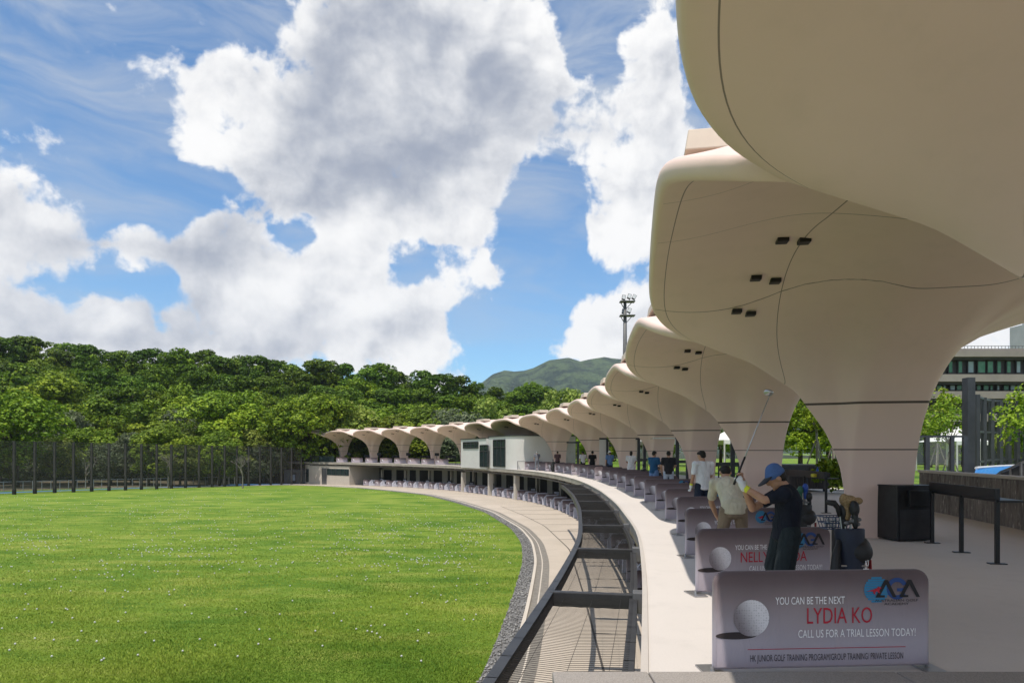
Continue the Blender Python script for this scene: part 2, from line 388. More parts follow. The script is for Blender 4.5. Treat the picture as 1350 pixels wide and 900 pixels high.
def channel_mat():
    m, t, b = newmat('drain_grating'); tc = t.new('ShaderNodeTexCoord').outputs['Object']
    c = t.mix(t.lin(t.noise(tc, 6, 5, .6), .3, .7), (.24, .215, .18), (.15, .135, .115)); t.l.new(c, b.inputs['Base Color']); b.inputs['Roughness'].default_value = .8; return m
CH = channel_mat()
strip('drain_channel', goff(.56), goff(1.05), gf(.004), CH, G.s0, G.s1)
strip('channel_line', goff(.76), goff(.80), gf(.009), KERBM, G.s0, G.s1)

# concrete path between the channel and the bays
N = 260; vs = []; fs = []
for i in range(N + 1):
    f = i / N; ue = E.s0 + (E.s1 - 2 - E.s0) * f
    q = E.at(ue, 9.0)
    e0 = E.at(ue, .0)
    # nearest point of the channel's edge
    k = int(np.argmin(np.hypot(G.Q[:, 0] - e0.x, G.Q[:, 1] - e0.y))); g0 = G.at(k * .1 if False else G.d[k], 1.05)
    vs += [(g0.x, g0.y, gz(g0.y) + .002), (q.x, q.y, gz(q.y) + .002)]
    if i: fs.append((2 * i - 2, 2 * i - 1, 2 * i + 1, 2 * i))
mb = MB(); mb.add(vs, fs); tag(mb.build('path', PATHM), kind='structure')
# far left end of the path in front of the small building
a = [on_ground(380, 638.4), on_ground(330, 638.2), Vector((-50, 108, gz(108))), E.at(E.s1 - 2, 9)]
mb = MB(); mb.add([(q.x, q.y, gz(q.y) + .006) for q in [on_ground(470, 643), on_ground(420, 640.2), on_ground(372, 638.9)] + [Vector((-50, 96, 0)), Vector((-46, 122, 0)), Vector((-30, 122, 0)), E.at(E.s1 - 22, 1)]], [tuple(range(7))])
tag(mb.build('path_end', PATHM), kind='structure')
# joints: one long line and the cross joints behind it
jl = [on_ground(*p) for p in [(800, 900), (790, 862), (770, 785), (751, 724), (718, 693), (690, 679), (660, 667)]]
jp0 = jl[0] + (jl[0] - jl[1]) * 3
J = Curve([(jp0.x, jp0.y)] + [(q.x, q.y) for q in jl], win=3.0)
strip('path_joint', lambda u: (lambda q: Vector((q.x, q.y)))(J.at(u, -.025)), lambda u: (lambda q: Vector((q.x, q.y)))(J.at(u, .025)), gf(.007), JOINT, J.s0, J.s1)
mb = MB()
for u in np.arange(2, J.s1, 3.55):
    q = J.p(u); k = int(np.argmin(np.hypot(E.Q[:, 0] - q.x, E.Q[:, 1] - q.y))); e = E.at(E.d[k] - E.off, .5)
    mb.beam((q.x, q.y, gz(q.y) + .004), (e.x, e.y, gz(e.y) + .004), .03, .012)
tag(mb.build('cross_joints', JOINT), kind='structure')

# deck slab: top, fascia, soffit
def slab(name, v0, v1, z1, z0, m, s0, s1, step=1.0, kind='structure', parent=None):
    us = np.r_[np.arange(s0, s1, step), s1]; vs = []; fs = []
    for u in us:
        a = E.at(u, v0); b = E.at(u, v1); vs += [(a.x, a.y, z0), (a.x, a.y, z1), (b.x, b.y, z1), (b.x, b.y, z0)]
    n = len(us)
    for i in range(n - 1):
        for k in range(4): fs.append((4 * i + k, 4 * i + (k + 1) % 4, 4 * i + 4 + (k + 1) % 4, 4 * i + 4 + k))
    fs += [(0, 1, 2, 3), (4 * n - 1, 4 * n - 2, 4 * n - 3, 4 * n - 4)]
    mb = MB(); mb.add(vs, fs); o = mb.build(name, m, parent)
    if kind: o['kind'] = kind
    return o
slab('upper_deck', .012, 9.0, DECK, DECK - .28, DECKM, E.s0, E.s1)
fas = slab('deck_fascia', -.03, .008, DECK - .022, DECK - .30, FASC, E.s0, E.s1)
slab('deck_edge', -.05, .0095, DECK + .012, DECK - .018, concrete_mat('edge_concrete', (.50, .46, .42), (.44, .40, .36)), E.s0, E.s1)

# upper terrace behind the deck
us = np.arange(E.s0, E.s1 + 1, 2.0); vs = []; fs = []
VV = (9.0, 14, 22, 34, 50, 75, 110, 170, 260)
for u in us:
    for v in VV: q = E.at(min(u, E.s1), v); vs.append((q.x, q.y, DECK - .02))
k = len(VV)
for i in range(len(us) - 1):
    for j in range(k - 1): fs.append((i * k + j, i * k + j + 1, (i + 1) * k + j + 1, (i + 1) * k + j))
mb = MB(); mb.add(vs, fs); tag(mb.build('upper_lawn', GRASS), kind='structure')
mb = MB()
us = np.arange(E.s0, 48, 1.0); vs = []; fs = []
for i, u in enumerate(us):
    w = 13.2 if u < 31 else 11.2
    a = E.at(u, 9.0); b = E.at(u, w); vs += [(a.x, a.y, DECK - .006), (b.x, b.y, DECK - .006)]
    if i: fs.append((2 * i - 2, 2 * i - 1, 2 * i + 1, 2 * i))
mb.add(vs, fs); tag(mb.build('terrace_paving', DECKM), kind='structure')

# granite coping of the parapet the picture is taken over
pz = DECK + .12
cy = FPX * (CAMZ - pz) / (884 - HY); xl = (728 - CXP) / FPX * cy; j1 = (854 - CXP) / FPX * cy; j2 = (1180 - CXP) / FPX * cy
r = empty('parapet_wall', (0, 0, 0)); tag(r, 'grey granite coping of the low parapet across the bottom of the view', 'parapet')
for (a, b) in ((xl, j1 - .004), (j1 + .004, j2 - .004), (j2 + .004, j2 + 2.2), (j2 + 2.208, j2 + 4.2)):
    m_ = MB(); m_.box(((a + b) / 2, cy - .32, pz - .04), (b - a, .64, .08)); m_.build('coping_stone', GRANITE, r, bevel=.012)
m_ = MB(); m_.box(((xl + j2 + 4.2) / 2 + .02, cy - .34, (pz - .08) / 2), (j2 + 4.2 - xl - .08, .5, pz - .08)); m_.build('wall', CREAM, r)

# hill behind the field
def hill_h(x, y):
    r_ = x / max(y, 1); k = np.interp(r_, [-1.2, -.75, -.42, -.2, 0.03, .1, .5], [24, 21, 17, 14, 8.5, 6, 4])
    t_ = min(max((y - 118) / 62, 0), 1); return k * t_ * t_ * (3 - 2 * t_)
hx = np.arange(-330, 331, 10.0); hy = np.arange(116, 420, 6.0)
vs = [(x, y, gz(y) - .1 + hill_h(x, y) * (1 if y < 260 else max(.3, 1 - (y - 260) / 200))) for y in hy for x in hx]; nx = len(hx)
mb = MB(); mb.add(vs, [(j * nx + i, j * nx + i + 1, (j + 1) * nx + i + 1, (j + 1) * nx + i) for j in range(len(hy) - 1) for i in range(nx - 1)])
UNDER = mat('forest_floor', (.030, .042, .012), .95, (.016, .022, .008), .4, .5, 4)
tag(mb.build('hill', UNDER, smooth=True), kind='structure')

# distant mountain
def mountain():
    D0 = 2600.0
    prof = [(560, 545), (600, 530), (632, 506), (650, 492), (665, 488), (678, 490), (692, 489), (703, 486), (725, 475), (750, 471.5), (765, 476), (780, 473), (797, 470), (815, 472), (830, 473), (850, 480), (900, 500), (960, 525), (1030, 548), (1150, 575)]
    px = np.array([p[0] for p in prof], float); py = np.array([p[1] for p in prof], float)
    nu, nv = 260, 90; U = np.linspace(560, 1150, nu); top = np.interp(U, px, py)
    V = []
    rg = np.random.default_rng(3)
    ph = rg.uniform(0, 6.28, (12, 3)); 
    for j in range(nv):
        f = j / (nv - 1)                       # 0 at the foot, 1 at the ridge
        Y = D0 - 900 * (1 - f)
        X = (U - CXP) / FPX * D0 * (1 - .12 * (1 - f))
        zt = CAMZ + (HY - top) / FPX * D0
        g = 0
        for k in range(12):
            w = .0022 * 1.45 ** k; g = g + np.sin(X * w * 1.6 + ph[k, 0] + .8 * np.sin(Y * w + ph[k, 1])) * np.cos(Y * w * .9 + ph[k, 2] + X * w * .3) * 70 / 1.35 ** k
        z = zt * (f ** .85) + g * (f * (1 - f) * 2.6 + .05 * f)
        V.append(np.c_[X, np.full(nu, Y), z])
    V = np.concatenate(V); i, j = np.meshgrid(np.arange(nu - 1), np.arange(nv - 1)); a = (j * nu + i).ravel()
    F = np.c_[a, a + 1, a + nu + 1, a + nu]
    m, t, b = newmat('mountain_forest'); tc = t.new('ShaderNodeTexCoord').outputs['Object']
    n1 = t.noise(tc, .02, 8, .65); n2 = t.noise(tc, .12, 4, .6)
    c = t.mix(t.lin(n1, .42, .58), (.022, .045, .018), (.120, .175, .065)); c = t.mix(t.lin(n2, .4, .75, 0, .5), c, (.018, .04, .02))
    c = t.mix(t.lin(t.noise(tc, .006, 6, .7), .62, .72, 0, .35), c, (.15, .16, .09))
    t.l.new(c, b.inputs['Base Color']); b.inputs['Roughness'].default_value = .95; b.inputs['Specular IOR Level'].default_value = .05
    t.l.new(t.bump(t.noise(tc, .06, 6, .7), 1.0, 30.0), b.inputs['Normal'])
    o = npmesh('mountain', V, F, m); o.data.polygons.foreach_set('use_smooth', [True] * len(o.data.polygons)); tag(o, kind='structure')
mountain()
# ------------------------------------------------------------------ the shell canopies
def shell_mat(name, panels=True):
    m, t, b = newmat(name); tn = t.new('ShaderNodeTexCoord'); tc = tn.outputs['Object']; uv = t.sep(tn.outputs['UV']); z = t.sep(tc)[2]
    c = t.mix(t.lin(t.noise(tc, .35, 6, .6), .34, .68), (.74, .565, .505), (.68, .515, .455))
    c = t.mix(t.lin(t.noise(t.vm('MULTIPLY', tc, (1, 1, .25)), 2.2, 6, .65), .52, .8, 0, .22), c, (.50, .41, .335))
    low = t.lin(z, 2.58, 2.66, 1, 0)                       # the trunk blends towards one even tone below the seam
    c = t.mix(t.m('MULTIPLY', low, .75), c, (.72, .55, .485))
    def line(x, at_, w): return t.m('LESS_THAN', t.m('ABSOLUTE', t.m('SUBTRACT', x, at_)), w)
    L = line(uv[0], .012, .00045)
    L = t.m('MAXIMUM', L, line(uv[0], .150, .0006))
    for g in (.20, .46, .69) if panels else (): L = t.m('MAXIMUM', L, line(uv[1], g, .0008))
    ZL = t.m('MAXIMUM', line(z, 2.64, .022), line(z, 1.74, .012))
    c = t.mix(t.m('MULTIPLY', L, .72), c, (.05, .04, .035)); c = t.mix(t.m('MULTIPLY', ZL, .9), c, (.03, .025, .022))
    t.l.new(c, b.inputs['Base Color']); b.inputs['Roughness'].default_value = .62; b.inputs['Specular IOR Level'].default_value = .3
    t.l.new(t.bump(t.m('ADD', t.noise(tc, 1.2, 5, .6), t.m('MULTIPLY', t.noise(tc, 70, 3, .6), .08)), .12, .05), b.inputs['Normal']); return m
SHELL = shell_mat('shell_plaster'); SHELL_NEAR = shell_mat('near_shell_plaster', False)
LM, VJ = 8.4, 1.16                                   # length of a module, distance of its cusps from the deck edge
TL = [(0, 3.93), (1.08, 3.49), (1.93, 2.9), (2.49, 2.1), (2.75, 1.46), (2.9, .67), (2.94, 0)]
TR = [(4.06, 0), (4.06, 1.0), (4.07, 2.3), (4.2, 2.9), (4.62, 3.5), (5.5, 4.03), (6.8, 4.4), (8.0, 4.62)]
def resample(P, n):
    P = np.array(P, float)
    d = np.r_[0, np.cumsum(np.hypot(*np.diff(P, axis=0).T))]; s = np.linspace(0, d[-1], 400)
    Q = np.c_[np.interp(s, d, P[:, 0]), np.interp(s, d, P[:, 1])]; k = 41
    E_ = np.r_[2 * Q[:1] - Q[1:k // 2 + 1][::-1], Q, 2 * Q[-1:] - Q[-k // 2:-1][::-1]]; ker = np.hanning(k + 2)[1:-1]; ker /= ker.sum()
    S = np.c_[np.convolve(E_[:, 0], ker, 'valid'), np.convolve(E_[:, 1], ker, 'valid')][:400]
    return np.c_[np.interp(np.linspace(0, 399, n), np.arange(400), S[:, 0]), np.interp(np.linspace(0, 399, n), np.arange(400), S[:, 1])]
def smst(x): x = np.clip(x, 0, 1); return x * x * (3 - 2 * x)
NP_, NW_ = 97, 91
def shell_grid():
    na, nb = 41, 17; A = np.r_[resample(TL, na), np.c_[np.linspace(2.94, 4.06, nb + 2)[1:-1], np.zeros(nb)]]
    A = np.r_[A, resample(TR, NP_ - len(A))]
    p = np.linspace(0, 1, NP_); vB = np.interp(p, [0, .42, .59, 1], [0, 3.2, 4.4, 8.0]); zTop = 3.93 + .62 * smst(p / .22) + .12 * p
    bow = np.sin(np.pi * np.clip((p + .12) / 1.12, 0, 1)) ** .9 * smst((p - .07) / .12)
    zB = zTop + .40 * bow; uB = -LM / 2 - 2.3 * bow
    D = np.maximum(zTop - A[:, 1], 0.0); a = 4.25; beta = 1 - .68 * smst(D / 3.6)
    G_ = np.zeros((NP_, NW_, 3)); UV = np.zeros((NP_, NW_, 2))
    for i in range(NP_):
        w1 = .46 + .16 * min(D[i] / 4.5, 1)
        for j in range(NW_):
            w = j / (NW_ - 1)
            if w < w1: t_ = 1 - math.cos(w / w1 * math.pi / 2) ** 1.2; u = LM / 2 - a * t_
            else: t_ = 1.0; q = (w - w1) / (1 - w1); u = (LM / 2 - a) * (1 - q) + uB[i] * q
            gg_ = (1 - (1 - t_) ** 2) ** beta[i] if t_ > 0 else 0.0
            z = A[i, 1] + D[i] * gg_; h = gg_ ** 1.8; v = A[i, 0] + (vB[i] - A[i, 0]) * h
            if w > w1: z += (zB[i] - zTop[i]) * q * q
            r = min(1, abs(2 * u / LM)); crown = 1 - r ** 3
            z += .80 * crown * (1 - smst(p[i] / .42))
            v += -.92 * (1 - r ** 9) * max(0, 1 - p[i] / .38) ** 1.3
            v += .9 * (1 - r ** 5) * max(0, (p[i] - .7) / .3) ** 1.3; z += .30 * crown * max(0, (p[i] - .6) / .4) ** 1.2
            G_[i, j] = (v, u, z)
            gg = np.array([0, .2, .46, .69, 1.0]); s_ = float(smst(p[i] / .4)) * (1 - .3 * float(smst((p[i] - .6) / .4)))
            UV[i, j] = (p[i] / (1 + .85 * w), np.interp(w, gg + s_ * np.array([0, .22, .17, .09, 0]), gg))
    ker = np.exp(-.5 * (np.arange(-6, 7) / 2.6) ** 2); ker /= ker.sum(); S_ = G_.copy()
    for j in range(NW_):
        for c in range(3):
            q = G_[:, j, c]; e = np.r_[2 * q[0] - q[1:7][::-1], q, 2 * q[-1] - q[-7:-1][::-1]]; S_[:, j, c] = np.convolve(e, ker, 'valid')
    k_ = smst((np.arange(NW_) / (NW_ - 1) - .04) / .2)[None, :, None]; G_ = G_ * (1 - k_) + S_ * k_
    return G_, UV
def shell_mesh():
    G_, UV = shell_grid()
    dp = np.gradient(G_, axis=0); dw = np.gradient(G_, axis=1); n = np.cross(dp, dw); n /= np.linalg.norm(n, axis=2, keepdims=True) + 1e-9
    # outward (upper / rear) side: +z on the vault, +u on the trunk
    n *= np.sign(n[NP_ // 2, NW_ - 20, 2])
    z = G_[:, :, 2]; low = smst((4.2 - z) / 2.2)[:, :, None]
    tr = np.stack([(3.5 - G_[:, :, 0]) * .38, np.ones_like(z), np.zeros_like(z)], 2); tr /= np.linalg.norm(tr, axis=2, keepdims=True)
    n = n * (1 - low) + tr * low; n /= np.linalg.norm(n, axis=2, keepdims=True) + 1e-9
    th = .23 + .5 * smst((3.4 - z) / 1.6)
    O = G_ + n * th[:, :, None]
    V = np.concatenate([G_.reshape(-1, 3), O.reshape(-1, 3)]); NN = NP_ * NW_
    uv = np.concatenate([UV.reshape(-1, 2), np.full((NN, 2), .9)])
    idx = lambda i, j: i * NW_ + j
    F = []
    for i in range(NP_ - 1):
        for j in range(NW_ - 1):
            q = (idx(i, j), idx(i, j + 1), idx(i + 1, j + 1), idx(i + 1, j)); F.append(q); F.append(tuple(x + NN for x in q[::-1]))
    V = list(map(tuple, V)); uv = list(map(tuple, uv))
    ring = [(i, 0) for i in range(NP_)] + [(NP_ - 1, j) for j in range(1, NW_)] + [(i, NW_ - 1) for i in range(NP_ - 2, -1, -1)] + [(0, j) for j in range(NW_ - 2, 0, -1)]
    prev = None; first = None; K = 7
    for (i, j) in ring:
        c = (G_[i, j] + O[i, j]) / 2; h = (G_[i, j] - O[i, j]) / 2; ii = min(max(i, 1), NP_ - 2); jj = min(max(j, 1), NW_ - 2)
        k = .16 if (j == 0 and i < NP_ - 4) else ((.8 if 1 < j < NW_ - 2 else .1) if i in (0, NP_ - 1) else .3)
        bd = np.zeros(3)
        if i == 0: bd += G_[0, j] - G_[2, j]
        if i == NP_ - 1: bd += G_[-1, j] - G_[-3, j]
        if j == 0 and k < .9: bd += G_[i, 0] - G_[i, 1]
        if j == NW_ - 1 and k < .9: bd += G_[i, -1] - G_[i, -2]
        hn = h / (np.linalg.norm(h) + 1e-9); bd -= hn * bd.dot(hn); bd /= np.linalg.norm(bd) + 1e-9; bd *= np.linalg.norm(h) * k
        if j == 0 and G_[i, 0, 2] < .02: bd *= 0
        row = [idx(i, j)]
        for q in range(1, K):
            th_ = math.pi * q / K; V.append(tuple(c + h * math.cos(th_) + bd * math.sin(th_))); uv.append((.9, .9)); row.append(len(V) - 1)
        row.append(idx(i, j) + NN)
        if prev is not None:
            for q in range(K): F.append((prev[q], prev[q + 1], row[q + 1], row[q]))
        else: first = row
        prev = row
    for q in range(K): F.append((prev[q], prev[q + 1], first[q + 1], first[q]))
    me = bpy.data.meshes.new('shell'); me.from_pydata(V, [], F); me.materials.append(SHELL)
    lay = me.uv_layers.new(name='uv'); vi = np.zeros(len(me.loops), np.int32); me.loops.foreach_get('vertex_index', vi)
    lay.data.foreach_set('uv', np.array(uv, np.float32)[vi].ravel())
    bm = bmesh.new(); bm.from_mesh(me); bmesh.ops.recalc_face_normals(bm, faces=bm.faces); bm.to_mesh(me); bm.free()
    me.polygons.foreach_set('use_smooth', [True] * len(me.polygons)); me.set_sharp_from_angle(angle=R(50))
    return me, G_
SHELL_ME, SGRID = shell_mesh()
# cusps along the row: all equal up to the white box, a little shorter beyond
CUSP = [6.0 - LM, 6.0] + [6.0 + LM * k for k in range(1, 8)]
for L_ in (8.4, 8.25, 8.0, 7.8, 7.6, 7.45, 7.35, 7.3): CUSP.append(CUSP[-1] + L_)
def module_frame(i):
    a = E.at(CUSP[i], VJ, DECK); b = E.at(CUSP[i + 1], VJ, DECK); d = (b - a); L = d.length; ang = math.atan2(d.y, d.x) - math.pi / 2
    return (a + b) / 2, ang, L / LM
NMOD = len(CUSP) - 1
BOXM = mat('black_box', (.010, .010, .011), .5)
ROOFM = mat('roof_box_metal', (.50, .42, .34), .55, (.45, .37, .30), 2)
proto = empty('shell_canopy'); sh = bpy.data.objects.new('shell', SHELL_ME); COL.objects.link(sh); sh.parent = proto
def rb(x, y, z0, z1, sx, sy, tp):
    m_ = MB(); V = [(x + a * sx / 2 * k, y + b * sy / 2 * k, z) for z, k in ((z0, 1), (z1, tp)) for a, b in ((-1, -1), (1, -1), (1, 1), (-1, 1))]
    m_.add(V, [(0, 3, 2, 1), (4, 5, 6, 7), (0, 1, 5, 4), (1, 2, 6, 5), (2, 3, 7, 6), (3, 0, 4, 7)])
    m_.build('roof_box', ROOFM, proto, bevel=.015)
rb(-.32, -1.9, 4.99, 5.24, .8, 1.25, .9); rb(.15, .6, 5.0, 5.3, .8, 1.1, .9)
SPK = []
# black speaker boxes in pairs: read from the second canopy, whose ceiling is seen closest
o2, a2, s2 = module_frame(1); ca, sa = math.cos(a2), math.sin(a2)
GW = SGRID.copy(); gx = GW[:, :, 0]; gy = GW[:, :, 1] * s2; WX = o2.x + gx * ca - gy * sa; WY = o2.y + gx * sa + gy * ca; WZ = DECK + GW[:, :, 2]
PXG = CXP + FPX * WX / WY; PYG = HY - FPX * (WZ - CAMZ) / WY
for (px, py) in ((1032, 314), (1061, 319), (997, 366), (1018, 369), (969, 413), (986, 415)):
    k = np.argmin((PXG - px) ** 2 + (PYG - py) ** 2 + np.where(SGRID[:, :, 2] < 3.2, 1e6, 0)); i, j = np.unravel_index(k, PXG.shape); q = SGRID[i, j]
    m_ = MB(); m_.box((q[0], q[1], q[2] - .012), (.17, .19, .07)); SPK.append(m_.build('ceiling_speaker', BOXM, proto, bevel=.008))
for i in range(NMOD):
    o = proto if i == 0 else copy_tree(proto)
    c, a, s = module_frame(i); o.location = c; o.rotation_euler.z = a; o.scale = (1, s, 1)
    tag(o, ['beige shell canopy filling the top right corner, nearest of the row', 'beige shell canopy with the big trunk beside the black bin cabinet'][i] if i < 2 else
        ('beige shell canopy at the far left end of the row' if i == NMOD - 1 else 'beige shell canopy on the upper deck, %s in the row from the camera' % ordw(i)), 'canopy', 'shell canopies along the upper deck')
for o in SPK: o.parent = None; bpy.data.objects.remove(o)          # none is seen on the nearest canopy
nsh = [c for c in proto.children if c.name.startswith('shell')][0]; nsh.material_slots[0].link = 'OBJECT'; nsh.material_slots[0].material = SHELL_NEAR
# ------------------------------------------------------------------ bay dividers on the deck, with their print
def fabric_mat():
    m, t, b = newmat('printed_fabric'); tc = t.new('ShaderNodeTexCoord').outputs['Object']; x, y, z = t.sep(tc)
    zz = t.m('ADD', z, t.m('MULTIPLY', t.m('SUBTRACT', t.noise(tc, 2.2, 3, .5), .5), .10))
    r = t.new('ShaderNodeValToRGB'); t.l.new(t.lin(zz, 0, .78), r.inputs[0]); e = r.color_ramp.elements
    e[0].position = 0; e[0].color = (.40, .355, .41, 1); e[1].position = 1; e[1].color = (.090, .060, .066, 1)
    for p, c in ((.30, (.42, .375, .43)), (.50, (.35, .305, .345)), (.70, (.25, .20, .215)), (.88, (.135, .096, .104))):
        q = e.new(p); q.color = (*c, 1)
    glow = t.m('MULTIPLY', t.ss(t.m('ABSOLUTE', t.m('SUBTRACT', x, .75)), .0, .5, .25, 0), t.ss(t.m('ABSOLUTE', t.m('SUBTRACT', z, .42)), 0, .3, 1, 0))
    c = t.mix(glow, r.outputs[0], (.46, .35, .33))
    t.l.new(c, b.inputs['Base Color']); b.inputs['Roughness'].default_value = .72; b.inputs['Sheen Weight'].default_value = .15
    wr = t.noise(t.vm('MULTIPLY', tc, (1, 1, .45)), 7, 4, .55, .8)
    t.l.new(t.bump(t.m('ADD', wr, t.m('MULTIPLY', t.noise(tc, 300, 2, .5), .05)), .35, .03), b.inputs['Normal']); return m
FABRIC = fabric_mat()
def ball_mat():
    m, t, b = newmat('ball_print'); tc = t.new('ShaderNodeTexCoord').outputs['Object']; x, y, z = t.sep(tc)
    u = t.m('MULTIPLY', t.m('SUBTRACT', x, .29), 1 / .14); v = t.m('MULTIPLY', t.m('SUBTRACT', z, .425), 1 / .14)
    sh = t.ss(t.m('ADD', t.m('MULTIPLY', u, .8), t.m('MULTIPLY', v, .35)), -.75, .55)
    vo = t.new('ShaderNodeTexVoronoi', feature='F1'); t.l.new(tc, vo.inputs['Vector']); vo.inputs['Scale'].default_value = 52; vo.inputs['Randomness'].default_value = .25
    dim = t.ss(vo.outputs['Distance'], .15, .55, .72, 1.08)
    c = t.mix(sh, (.20, .17, .19), (.74, .71, .75)); c = t.mix(1.0, c, t.xyz(dim, dim, dim), 'MULTIPLY')
    t.l.new(c, b.inputs['Base Color']); b.inputs['Roughness'].default_value = .7; return m
BALLP = ball_mat()
SHADOWP = mat('print_dark', (.045, .034, .036), .75)
STEEL = mat('brushed_steel', (.45, .45, .46), .35, (.36, .36, .37), 10, metal=.8)
WHITEP = mat('white_print', (.95, .93, .95), .7, (.92, .90, .92)); REDP = mat('red_print', (.50, .02, .045), .6); GREYP = mat('grey_print', (.085, .07, .078), .7)
BLUEL = mat('blue_print', (.035, .24, .46), .6); BLUED = mat('deep_blue_print', (.025, .07, .25), .6); INK = mat('ink_print', (.016, .014, .017), .6)
_txt = {}
def text_verts(s):
    if s not in _txt:
        cu = bpy.data.curves.new('lettering', 'FONT'); cu.body = s; cu.size = 1; cu.resolution_u = 3
        o = bpy.data.objects.new('lettering', cu); COL.objects.link(o); dg = bpy.context.evaluated_depsgraph_get(); dg.update()
        me = bpy.data.meshes.new_from_object(o.evaluated_get(dg)); V = [tuple(v.co) for v in me.vertices]; F = [tuple(p.vertices) for p in me.polygons]
        bpy.data.objects.remove(o); bpy.data.meshes.remove(me); bpy.data.curves.remove(cu); _txt[s] = (V, F)
    return _txt[s]
def put_text(mb, s, x0, x1, z0, z1, y, mi=0, cap='HX'):
    V, F = text_verts(s); xs = [v[0] for v in V]; a, b = min(xs), max(xs); zs = [v[1] for v in V]; h = .69 if cap else max(zs)
    mb.add([(x0 + (v[0] - a) / (b - a) * (x1 - x0), y, z0 + v[1] / h * (z1 - z0)) for v in V], F, mi)
def disc(mb, cx, cz, rx, rz, y, n=32, mi=0, clip=None):
    mb.add([(cx + rx * math.cos(2 * math.pi * k / n), y, cz + rz * math.sin(2 * math.pi * k / n)) for k in range(n)], [tuple(range(n))], mi)
BW, BH, BT = 1.72, .78, .07
def panel_mesh(mb):
    r = .10; poly = [(0, .03), (BW, .03)]
    poly += [(BW - r + r * math.cos(a), BH - r + r * math.sin(a)) for a in np.linspace(0, math.pi / 2, 7)] + [(r - r * math.sin(a), BH - r + r * math.cos(a)) for a in np.linspace(0, math.pi / 2, 7)]
    mb.prism(poly, BT)
def make_divider():
    r = empty('bay_divider')
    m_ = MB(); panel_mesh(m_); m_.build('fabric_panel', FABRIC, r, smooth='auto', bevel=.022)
    m_ = MB(); disc(m_, .29, .425, .14, .14, -.004); disc(m_, .17, .292, .16, .028, -.003, mi=1); m_.build('ball_print', [BALLP, SHADOWP], r)
    for x in (.0, BW):
        m_ = MB(); m_.box((x, BT / 2, .008), (.16, .34, .012)); m_.tube([(x, BT / 2, .01), (x, BT / 2, .05)], .016); m_.build('foot', STEEL, r)
    return r
def add_logo(r):
    L = empty('logo', (-.115, 0, .015)); L.parent = r
    m_ = MB()
    for k in range(11):                                    # the disc is printed in fine stripes
        z = -.1 + .2 * (k + .5) / 11; w = math.sqrt(max(.01 - z * z, 0))
        m_.add([(1.40 - w, -.004, .615 + z - .0078), (1.40 + w, -.004, .615 + z - .0078), (1.40 + w, -.004, .615 + z + .0078), (1.40 - w, -.004, .615 + z + .0078)], [(0, 1, 2, 3)])
    m_.build('striped_disc', BLUEL, L)
    m_ = MB(); n = 22
    V = []
    for k in range(n):
        a = R(25 + 300 * k / (n - 1)); V += [(1.565 + .085 * math.cos(a), -.005, .622 + .085 * math.sin(a)), (1.565 + .052 * math.cos(a), -.005, .622 + .052 * math.sin(a))]
    m_.add(V, [(2 * k, 2 * k + 1, 2 * k + 3, 2 * k + 2) for k in range(n - 1)]); m_.add([(1.565, -.005, .60), (1.635, -.005, .60), (1.635, -.005, .625), (1.565, -.005, .625)], [(0, 1, 2, 3)])
    m_.build('letter_ring', BLUED, L)
    m_ = MB()
    for x in (1.475, 1.665):
        m_.add([(x - .085, -.007, .555), (x - .055, -.007, .555), (x, -.007, .655), (x + .055, -.007, .555), (x + .085, -.007, .555), (x + .014, -.007, .69), (x - .014, -.007, .69)], [(0, 1, 2, 6), (2, 3, 4, 5), (6, 2, 5)])
        m_.add([(x - .062, -.007, .555), (x - .01, -.007, .555), (x - .01, -.007, .572), (x - .055, -.007, .572)], [(0, 1, 2, 3)])
    put_text(m_, 'AUSTRALIAN GOLF', 1.385, 1.735, .522, .540, -.006); put_text(m_, 'ACADEMY', 1.46, 1.66, .495, .513, -.006)
    m_.build('letters', INK, L)
    m_ = MB(); kang = [(1.315, .60), (1.345, .612), (1.372, .617), (1.40, .628), (1.412, .640), (1.424, .634), (1.438, .630), (1.424, .618), (1.418, .602), (1.428, .590), (1.412, .592), (1.40, .606), (1.385, .590), (1.392, .575), (1.376, .583), (1.368, .602), (1.345, .605)]
    m_.add([(x, -.009, z) for x, z in kang], [tuple(range(len(kang)))]); m_.build('kangaroo', REDP, L)
def add_words(r, name=None, rest=True):
    m_ = MB(); put_text(m_, 'YOU CAN BE THE NEXT', .48, 1.03, .525, .582, -.004); m_.build('slogan_lettering', WHITEP, r)
    if rest: m_ = MB(); put_text(m_, 'CALL US FOR A TRIAL LESSON TODAY!', .66, 1.60, .268, .328, -.004); m_.build('offer_lettering', WHITEP, r)
    if name:
        m_ = MB(); put_text(m_, name, *((.73, 1.25) if len(name) < 9 else (.55, 1.40)), .375, .497, -.004)
        m_.add([(.26, -.004, .182), (1.52, -.004, .182), (1.52, -.004, .187), (.26, -.004, .187)], [(0, 1, 2, 3)]); m_.build('red_lettering', REDP, r)
        m_ = MB(); put_text(m_, 'HK JUNIOR GOLF TRAINING PROGRAM/GROUP TRAINING/ PRIVATE LESSON', .28, 1.50, .092, .142, -.004); m_.build('small_lettering', GREYP, r)
def bar_ang(s): return R(float(np.interp(s, [0, 5.3, 8.4, 30, 60, 100], [3, 3.5, 8, 8, 12, 18])))
plain = make_divider(); GRP = 'printed fabric dividers between the upper tee bays'
first = copy_tree(plain); add_words(first, 'LYDIA KO'); add_logo(first)
second = copy_tree(plain); add_words(second, 'NELLY KORDA'); add_logo(second)
logo_only = copy_tree(plain); add_words(logo_only, None, False); add_logo(logo_only)
S0, SP = 5.42, 2.95
def set_divider(o, s, v, lab, ang=None):
    o.location = E.at(s, v, DECK); o.rotation_euler.z = bar_ang(s) if ang is None else ang; tag(o, lab, 'divider', GRP)
